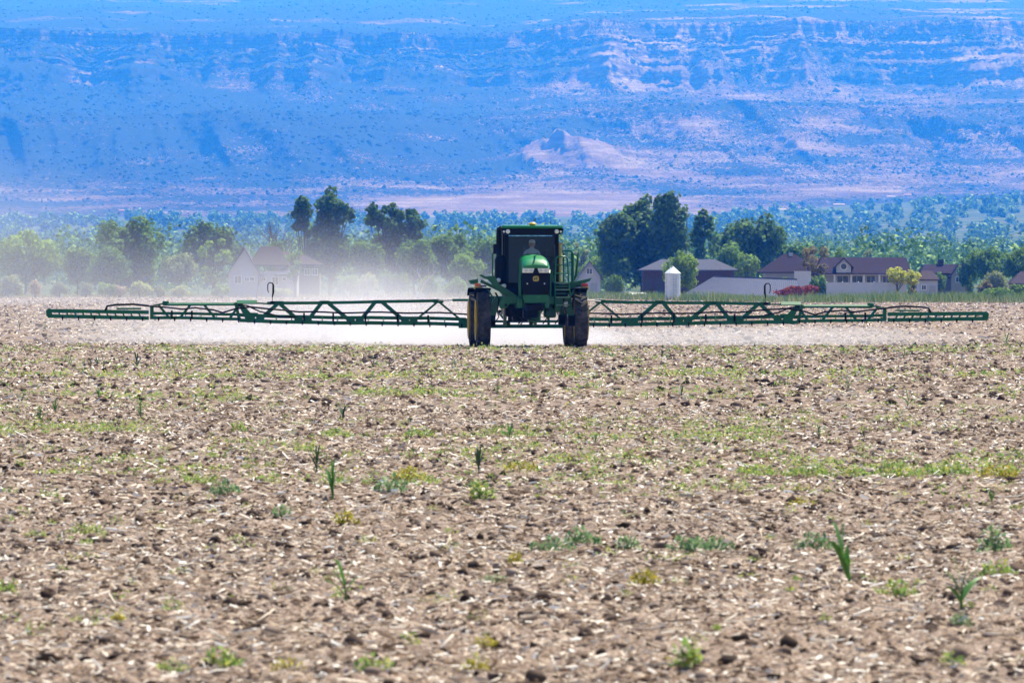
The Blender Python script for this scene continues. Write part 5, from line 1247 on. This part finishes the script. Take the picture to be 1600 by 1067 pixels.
MB().tube([(1.06, 1.4, 3.04), (1.12, 1.4, 3.08), (1.34, 1.4, 3.08), (1.42, 1.4, 3.0), (1.42, 1.4, 2.1)], .028, 8).build('handrail', GREEN, SP, True)
MB().tube([(1.10, 1.4, 2.62), (1.42, 1.4, 2.62)], .018, 8).build('handrail_bar', GREEN, SP, True)
MB().tube([(1.42, 1.7, 2.06), (1.53, 1.6, 2.3), (1.60, 1.6, 3.02)], [.045, .045, .03], 8).build('boom_cradle_post', GREEN, SP, True)
MB().prism([(1.25, 2.06), (1.55, 2.12), (1.98, 2.22), (1.92, 2.12), (1.62, 1.98), (1.35, 1.86), (1.2, 1.9)], .9, 1.1).build('cradle_arm', GREEN, SP)
MB().tube([(1.0, 1.9, 2.06), (1.0, 1.9, 3.30)], .075, 14).build('yellow_tube', YELLOW, SP, True)
MB().tube([(1.15, 1.92, 2.06), (1.15, 1.92, 3.22)], .03, 10).build('white_tube', WHITEPL, SP, True)
MB().tube([(.89, 1.92, 2.06), (.89, 1.92, 3.28)], .028, 10).build('white_tube', WHITEPL, SP, True)
MB().box((1.02, 1.9, 3.31), (.24, .16, .05), bev=.01).build('tube_cap', YELLOW, SP)
# tank and rear
MB().lathe([(0, 2.5), (.6, 2.5), (.80, 2.6), (.82, 2.9), (.82, 4.7), (.78, 4.95), (0, 5.0)], 28, 'y', (CX, 0, 2.30)).build('solution_tank', GREEN, SP, True)
MB().box((CX, 5.3, 1.7), (1.3, .4, 1.1), bev=.05).build('rear_cover', GREEN, SP)
# ---- boom
BY = 6.0
def bz(py): return CAM_H + (HOR - py) / 47.8
cf = MB()
cf.bar((-2.0, BY, .64), (2.0, BY, .64), .10, .12).bar((-2.0, BY, .80), (2.0, BY, .80), .07, .08).bar((-1.7, BY, 1.42), (1.7, BY, 1.42), .10, .10)
center = cf.build('boom_centre', GREEN2, SP)
for x in (-1.7, -.95, -.35, .35, .95, 1.7): MB().bar((x, BY, .60), (x * .97, BY, 1.44), .08).build('upright', GREEN2, center)
for a, b_ in ((-1.7, -.95), (-.35, -.95), (.35, .95), (1.7, .95)): MB().bar((a, BY - .02, .66), (b_, BY - .02, 1.42), .06).build('brace', GREEN2, center)
for s in (-1, 1): MB().bar((.5 * s, 5.2, 1.4), (.5 * s, BY, 1.0), .10).bar((.5 * s, 5.2, 1.2), (.5 * s, BY, .66), .10).build('lift_arm', GREEN2, center)
MB().box((0, BY - .25, 1.05), (.8, .18, .5), bev=.03).build('valve_block', BLACK, center)
for i in range(7):
    x = -1.2 + i * .4
    MB().tube([(x, BY - .2, 1.3), (x + .1, BY - .32, .95), (x - .05, BY - .15, .72)], .02, 6).build('hose', HOSE, center, True)
def wing(s, dz):
    def Q(x, z, y=0.0): return (s * x, BY + y, z + dz * max(0, x - 2) / 13.3 + .014 * math.sin(.9 * x + s * 1.3) + .006 * math.sin(3.1 * x + s))
    bot = lambda x: .70 + .012 * (x - 2) + .0003 * (x - 2) ** 2
    w = MB()
    # inner frame: two bottom rails and a top chord
    seg = np.linspace(1.75, 9.15, 13)
    for a, b_ in zip(seg[:-1], seg[1:]):
        w.bar(Q(a, bot(a)), Q(b_, bot(b_)), .11, .12).bar(Q(a, bot(a) + .17, .25), Q(b_, bot(b_) + .17, .25), .11, .11)
    top = lambda x: 1.455 - .014 * (x - 2.7)
    sg = np.linspace(2.62, 8.25, 7)
    for a, b_ in zip(sg[:-1], sg[1:]): w.bar(Q(a, top(a), .1), Q(b_, top(b_), .1), .10, .10)
    wg = w.build('boom_wing', GREEN2, SP)
    def part(name, mat=GREEN2): return lambda mb, sm=False: mb.build(name, mat, wg, sm)
    for x0, x1 in ((2.66, 1.80), (2.66, 3.47), (4.49, 3.74), (4.73, 5.23), (6.24, 5.52), (6.49, 6.93), (7.83, 7.22), (7.91, 8.48)):
        wd = .065 if x0 < 3 else .125
        MB().bar(Q(x0, top(x0) - .02, .1), Q(x1, bot(x1) + .05, .05), wd, wd).build('brace', GREEN2, wg)
        MB().prism([(s * (x1 - .16), 0), (s * (x1 + .16), 0), (s * (x1 + .1), .20), (s * (x1 - .1), .20)], BY + .0, BY + .03).build('gusset', GREEN2, wg).location.z = bot(x1) + dz * max(0, x1 - 2) / 13.3
    for x in (2.66, 4.61, 6.37, 7.87):
        MB().box((Q(x, 0)[0], BY + .1, top(x) + dz * (x - 2) / 13.3), (.34, .10, .12), bev=.02).build('node_plate', GREEN2, wg)
    for i in range(15):     # cross ties between the two bottom rails
        x = 1.95 + i * .5; MB().bar(Q(x, bot(x) - .03), Q(x, bot(x) + .22, .2), .035).build('tie', GREEN2, wg)
    # fold cylinder to the centre frame
    MB().tube([Q(1.55, 1.50), Q(2.2, 1.49)], .045, 10).build('fold_cylinder', GREEN2, wg, True)
    MB().tube([Q(2.2, 1.49), Q(2.66, 1.46)], .02, 8).build('cylinder_rod', STEEL, wg, True)
    # hinge and middle frame
    zz = 1.40 + dz * .52
    MB().prism([(BY - .12, zz - .06), (BY - .12, zz - .03), (BY + .02, zz + .07), (BY + .2, zz + .07), (BY + .2, zz - .06)], Q(8.58, 0)[0], Q(9.24, 0)[0], 'x').build('hinge_cover', GREEN2, wg)
    zz = 1.325 + dz * .63
    MB().prism([(BY - .02, zz - .03), (BY - .02, zz + .005), (BY + .05, zz + .055), (BY + .16, zz + .055), (BY + .16, zz - .03)], Q(9.25, 0)[0], Q(11.5, 0)[0], 'x').build('top_cover', GREEN2, wg)
    MB().bar(Q(8.2, 1.36), Q(8.65, 1.37), .05).build('hinge_link', GREEN2, wg)
    MB().prism([(s * 8.5, .74 + dz * .5), (s * 8.9, .74 + dz * .5), (s * 9.22, 1.38 + dz * .53), (s * 9.08, 1.38 + dz * .53), (s * 8.72, .98 + dz * .5)], BY - .05, BY + .02).build('hinge_plate', GREEN2, wg)
    MB().bar(Q(8.55, 1.02), Q(9.0, 1.02), .07).build('hinge_link', GREEN2, wg)
    MB().bar(Q(9.15, bot(9.1)), Q(9.28, 1.38), .10).build('hinge_post', GREEN2, wg)
    m2 = MB(); b2 = lambda x: .84 + .018 * (x - 9.2)
    sg = np.linspace(9.1, 12.05, 6)
    for a, b_ in zip(sg[:-1], sg[1:]):
        m2.bar(Q(a, b2(a)), Q(b_, b2(b_)), .10, .10).bar(Q(a, b2(a) + .145, .2), Q(b_, b2(b_) + .145, .2), .09, .09)
    m2.bar(Q(9.2, 1.30, .1), Q(11.6, 1.30, .1), .05, .05)
    m2.build('middle_frame', GREEN2, wg)
    for x0, x1 in ((11.78, 11.47), (10.74, 11.05), (10.30, 9.96), (9.16, 9.45)):
        MB().bar(Q(x0, 1.30, .1), Q(x1, b2(x1) + .04), .08, .08).build('brace', GREEN2, wg)
    MB().box((Q(11.55, 0)[0], BY + .1, 1.36 + dz * .72), (.22, .16, .14), bev=.03).build('breakaway_cap', GREEN2, wg)
    MB().bar(Q(11.6, 1.35), Q(12.05, 1.27), .05).build('breakaway_link', GREEN2, wg)
    MB().bar(Q(12.0, .84), Q(12.0, 1.30), .12).build('breakaway_post', GREEN2, wg)
    for i in range(6): MB().bar(Q(9.4 + i * .5, b2(9.4) - .02), Q(9.4 + i * .5, b2(9.4) + .20, .2), .03).build('tie', GREEN2, wg)
    # tip
    t = MB(); b3 = lambda x: .88 + .006 * (x - 12)
    t.bar(Q(12.1, b3(12.1)), Q(15.38, b3(15.4) + .03), .12, .12).bar(Q(12.1, b3(12.1) + .19), Q(15.38, b3(15.4) + .20), .12, .12)
    tip = t.build('tip_frame', GREEN2, wg)
    MB().prism([(s * 15.30, b3(15.4) - .02 + dz), (s * 15.42, b3(15.4) + .02 + dz), (s * 15.44, b3(15.4) + .20 + dz), (s * 15.36, b3(15.4) + .27 + dz), (s * 15.28, b3(15.4) + .26 + dz)], BY - .07, BY + .07).build('tip_cap', GREEN2, wg)
    for i in range(12):
        x = 12.35 + i * .26; MB().bar(Q(x, b3(x)), Q(x + .1, b3(x) + .2), .10, .05).build('tie', GREEN2, wg)
    # hoses, nozzles, sensor
    MB().tube([Q(12.1, 1.28, -.05), Q(12.6, 1.33, -.05), Q(13.2, 1.31, -.05), Q(13.45, 1.27, -.05), Q(13.52, 1.12, -.05)], .035, 8).build('hose', HOSE, wg, True)
    MB().tube([Q(12.35, 1.19, -.03), Q(13.15, 1.185, -.03)], .03, 8).build('tip_cylinder', GREEN2, wg, True)
    MB().bar(Q(13.46, 1.1), Q(13.46, 1.3), .04).build('hose_bracket', GREEN2, wg)
    pts = [Q(1.7, 1.03, -.08)] + [Q(x, 1.05 + .012 * math.sin(x * 3.1) + .010 * (x - 2), -.08) for x in np.linspace(2.2, 7.2, 14)] + [Q(7.7, 1.16, -.08), Q(8.3, 1.20, -.08), Q(8.8, 1.24, -.08), Q(9.3, 1.17, -.08), Q(9.7, 1.05, -.08), Q(10.0, 1.14, -.08), Q(10.6, 1.20, -.08), Q(11.0, 1.15, -.08), Q(11.5, 1.22, -.08), Q(12.1, 1.27, -.08)]
    MB().tube(pts, .028, 8).build('hose', HOSE, wg, True)
    MB().tube([Q(7.3, .95, -.1), Q(7.8, .93, -.12), Q(8.1, 1.02, -.12), Q(8.5, 1.1, -.1), Q(8.9, 1.28, -.1), Q(9.2, 1.30, -.1)], .024, 8).build('hose', HOSE, wg, True)
    for x in (3.0, 4.0, 5.05, 6.1, 7.05, 10.7, 11.35):
        MB().box((Q(x, 0)[0], BY - .1, bot(x) + .16 + dz * (x - 2) / 13), (.06, .06, .26), bev=.01).build('section_valve', BLACK, wg)
    for i in range(26):
        x = 1.9 + i * .52; z = bot(x) if x < 9.1 else (b2(x) if x < 12 else b3(x))
        MB().lathe([(.0, .0), (.018, .0), (.028, .06), (.028, .12)], 6, 'z', (Q(x, 0)[0], BY - .06, z - .10 + dz * (x - 2) / 13.3)).build('nozzle', BLACK, wg)
    # height sensor post with black loop
    x = 8.08
    MB().tube([Q(x, 1.40), Q(x, 1.62)], .014, 6).build('sensor_post', GREEN, wg)
    MB().box((Q(x, 0)[0], BY, 1.40 + dz * .46), (.14, .1, .08)).build('sensor_base', BLACK, wg)
    MB().tube([Q(x, 1.58), Q(x - .03, 1.74), Q(x - .03, 1.98), Q(x + .01, 2.04), Q(x + .10, 2.05), Q(x + .15, 1.98), Q(x + .15, 1.80), Q(x + .12, 1.72)], [.018, .035, .03, .02, .018, .018, .015, .012], 8).build('sensor_loop', BLACK, wg, True)
wing(-1, .05); wing(1, -.05)
# ---- driver
def skin_body(name, verts, edges, rad, mat, root=0):
    me = bpy.data.meshes.new(name); me.from_pydata(verts, edges, []); o = link(name, me, mat)
    sk = o.modifiers.new('skin', 'SKIN'); sk.use_smooth_shade = True
    for i, r_ in enumerate(rad): me.skin_vertices[0].data[i].radius = (r_, r_ * .85); me.skin_vertices[0].data[i].use_root = (i == root)
    s = o.modifiers.new('sub', 'SUBSURF'); s.levels = 1; s.render_levels = 2
    return o
x0 = .12
v = [(x0, 1.66, 2.58), (x0, 1.70, 2.75), (x0, 1.70, 2.95), (x0, 1.68, 3.08), (x0, 1.66, 3.16), (x0, 1.63, 3.26), (x0, 1.62, 3.36),
     (x0 - .20, 1.68, 3.05), (x0 - .27, 1.56, 2.83), (x0 - .16, 1.30, 2.80), (x0 - .14, 1.20, 2.81), (x0 + .20, 1.68, 3.05), (x0 + .28, 1.58, 2.82), (x0 + .18, 1.32, 2.78), (x0 + .16, 1.22, 2.80),
     (x0 - .11, 1.58, 2.56), (x0 - .15, 1.18, 2.60), (x0 - .15, 1.12, 2.16), (x0 - .15, 1.00, 2.11), (x0 + .11, 1.58, 2.56), (x0 + .15, 1.18, 2.60), (x0 + .15, 1.12, 2.16), (x0 + .15, 1.00, 2.11)]
e_ = [(0, 1), (1, 2), (2, 3), (3, 4), (4, 5), (5, 6), (3, 7), (7, 8), (8, 9), (9, 10), (3, 11), (11, 12), (12, 13), (13, 14), (0, 15), (15, 16), (16, 17), (17, 18), (0, 19), (19, 20), (20, 21), (21, 22)]
rd = [.15, .15, .16, .12, .055, .095, .085, .07, .05, .038, .035, .07, .05, .038, .035, .09, .075, .05, .045, .09, .075, .05, .045]
per = skin_body('person', v, e_, rd, SHIRT); per.matrix_world = SPM
tag(per, 'driver in a pale blue shirt and cap sitting in the sprayer cab', 'person')
hc = MB().lathe([(0, 3.20), (.07, 3.205), (.095, 3.27), (.098, 3.33), (.08, 3.40), (0, 3.42)], 16, 'z', (x0, 1.61, 0)).build('face', SKIN, per, True)
MB().lathe([(.104, 3.335), (.102, 3.38), (.075, 3.43), (0, 3.445)], 16, 'z', (x0, 1.615, 0)).prism([(x0 - .07, 3.335), (x0 + .07, 3.335), (x0 + .06, 3.35), (x0 - .06, 3.35)], 1.40, 1.55).build('cap', WHITEPL, per, True)
MB().prism([(x0 - .012, 3.27), (x0 + .012, 3.27), (x0, 3.31)], 1.488, 1.53).build('nose', SKIN, per)
for s in (-1, 1):
    MB().lathe([(0, 1.507), (.012, 1.51), (.013, 1.53)], 8, 'y', (x0 + s * .035, 0, 3.315)).build('eye', BLACK, per)
    MB().box((x0 + s * .099, 1.62, 3.30), (.014, .04, .06), bev=.005).build('ear', SKIN, per)
    hx = x0 + s * .15
    hd_ = MB().box((hx, 1.17, 2.805), (.07, .09, .035), bev=.012)
    for i in range(4): hd_.tube([(hx - .027 + i * .018, 1.13, 2.81), (hx - .027 + i * .018, 1.09 + .006 * abs(i - 1.5), 2.815), (hx - .027 + i * .018, 1.085, 2.785), (hx - .027 + i * .018, 1.105, 2.765)], [.009, .009, .008, .007], 6)
    hd_.tube([(hx - s * .035, 1.19, 2.80), (hx - s * .055, 1.15, 2.80), (hx - s * .05, 1.12, 2.79)], [.011, .010, .008], 6)
    hd_.build('hand', SKIN, per, True)

# ------------------------------------------------------------------ dust and spray
def dust(name, label, loc, rad, dens, rot=0, noise=.6, nscale=.5, soft=1.0, z_soft=None, col=(.79, .79, .86), aniso=.35):
    bm = bmesh.new(); bmesh.ops.create_icosphere(bm, subdivisions=3, radius=1.0); me = bpy.data.meshes.new(name); bm.to_mesh(me); bm.free()
    o = link(name, me); o.location = loc; o.scale = rad; o.rotation_euler = (0, 0, rot)
    m, nt, v = volmat(name + '_air', col, dens, aniso, (0, 0, 0)); me.materials.append(m)
    tc = nt.nodes.new('ShaderNodeTexCoord'); ln = nt.nodes.new('ShaderNodeVectorMath'); ln.operation = 'LENGTH'; nt.links.new(tc.outputs['Object'], ln.inputs[0])
    mr = nt.nodes.new('ShaderNodeMapRange'); mr.interpolation_type = 'SMOOTHSTEP'
    mr.inputs[1].default_value = 1.0; mr.inputs[2].default_value = 1 - soft; mr.inputs[3].default_value = 0; mr.inputs[4].default_value = dens
    nt.links.new(ln.outputs['Value'], mr.inputs[0])
    g = nt.nodes.new('ShaderNodeNewGeometry'); n = nt.nodes.new('ShaderNodeTexNoise'); n.inputs['Scale'].default_value = nscale; n.inputs['Detail'].default_value = 3
    nt.links.new(g.outputs['Position'], n.inputs['Vector'])
    m2 = nt.nodes.new('ShaderNodeMapRange'); m2.inputs[1].default_value = .3; m2.inputs[2].default_value = .7; m2.inputs[3].default_value = 1 - noise; m2.inputs[4].default_value = 1 + noise
    nt.links.new(n.outputs['Fac'], m2.inputs[0])
    mu = nt.nodes.new('ShaderNodeMath'); mu.operation = 'MULTIPLY'; nt.links.new(mr.outputs[0], mu.inputs[0]); nt.links.new(m2.outputs[0], mu.inputs[1])
    nt.links.new(mu.outputs[0], v.inputs['Density'])
    tag(o, label, 'dust' if 'dust' in name else 'spray', kind='stuff')
    return o
dust('dust_cloud', 'dense white dust rolling under and behind the sprayer', (-1.2, 191.5, .05), (6.0, 5.5, 1.1), .9, 0, .8, .8, .85)
dust('dust_cloud', 'low dust bank trailing left behind the boom', (-7.0, 198, 0), (9.5, 12, 1.25), .10, 0, .5, .35, .9)
dust('dust_cloud', 'wide thin dust drifting left across the field', (-9.5, 245, 0), (16, 62, 5.6), .0125, R(4), .6, .09, 1.0)
dust('dust_cloud', 'faint tall dust drifting at the far left', (-48, 520, 2), (19, 120, 15), .0036, 0, .6, .05, 1.0)
dust('dust_cloud', 'billowing dust puff rising left behind the sprayer wheels', (-4.6, 201, .4), (5.6, 11, 3.0), .085, 0, .9, .45, 1.0)
dust('spray_mist', 'pale spray mist falling below the left half of the boom', (-8.2, 187.2, .25), (9.5, 2.2, .55), .15, R(3.5), .5, 1.2, .55)
dust('spray_mist', 'thin spray mist falling below the right half of the boom', (7.6, 188.2, .25), (9.3, 2.2, .55), .21, R(3.5), .5, 1.2, .55)
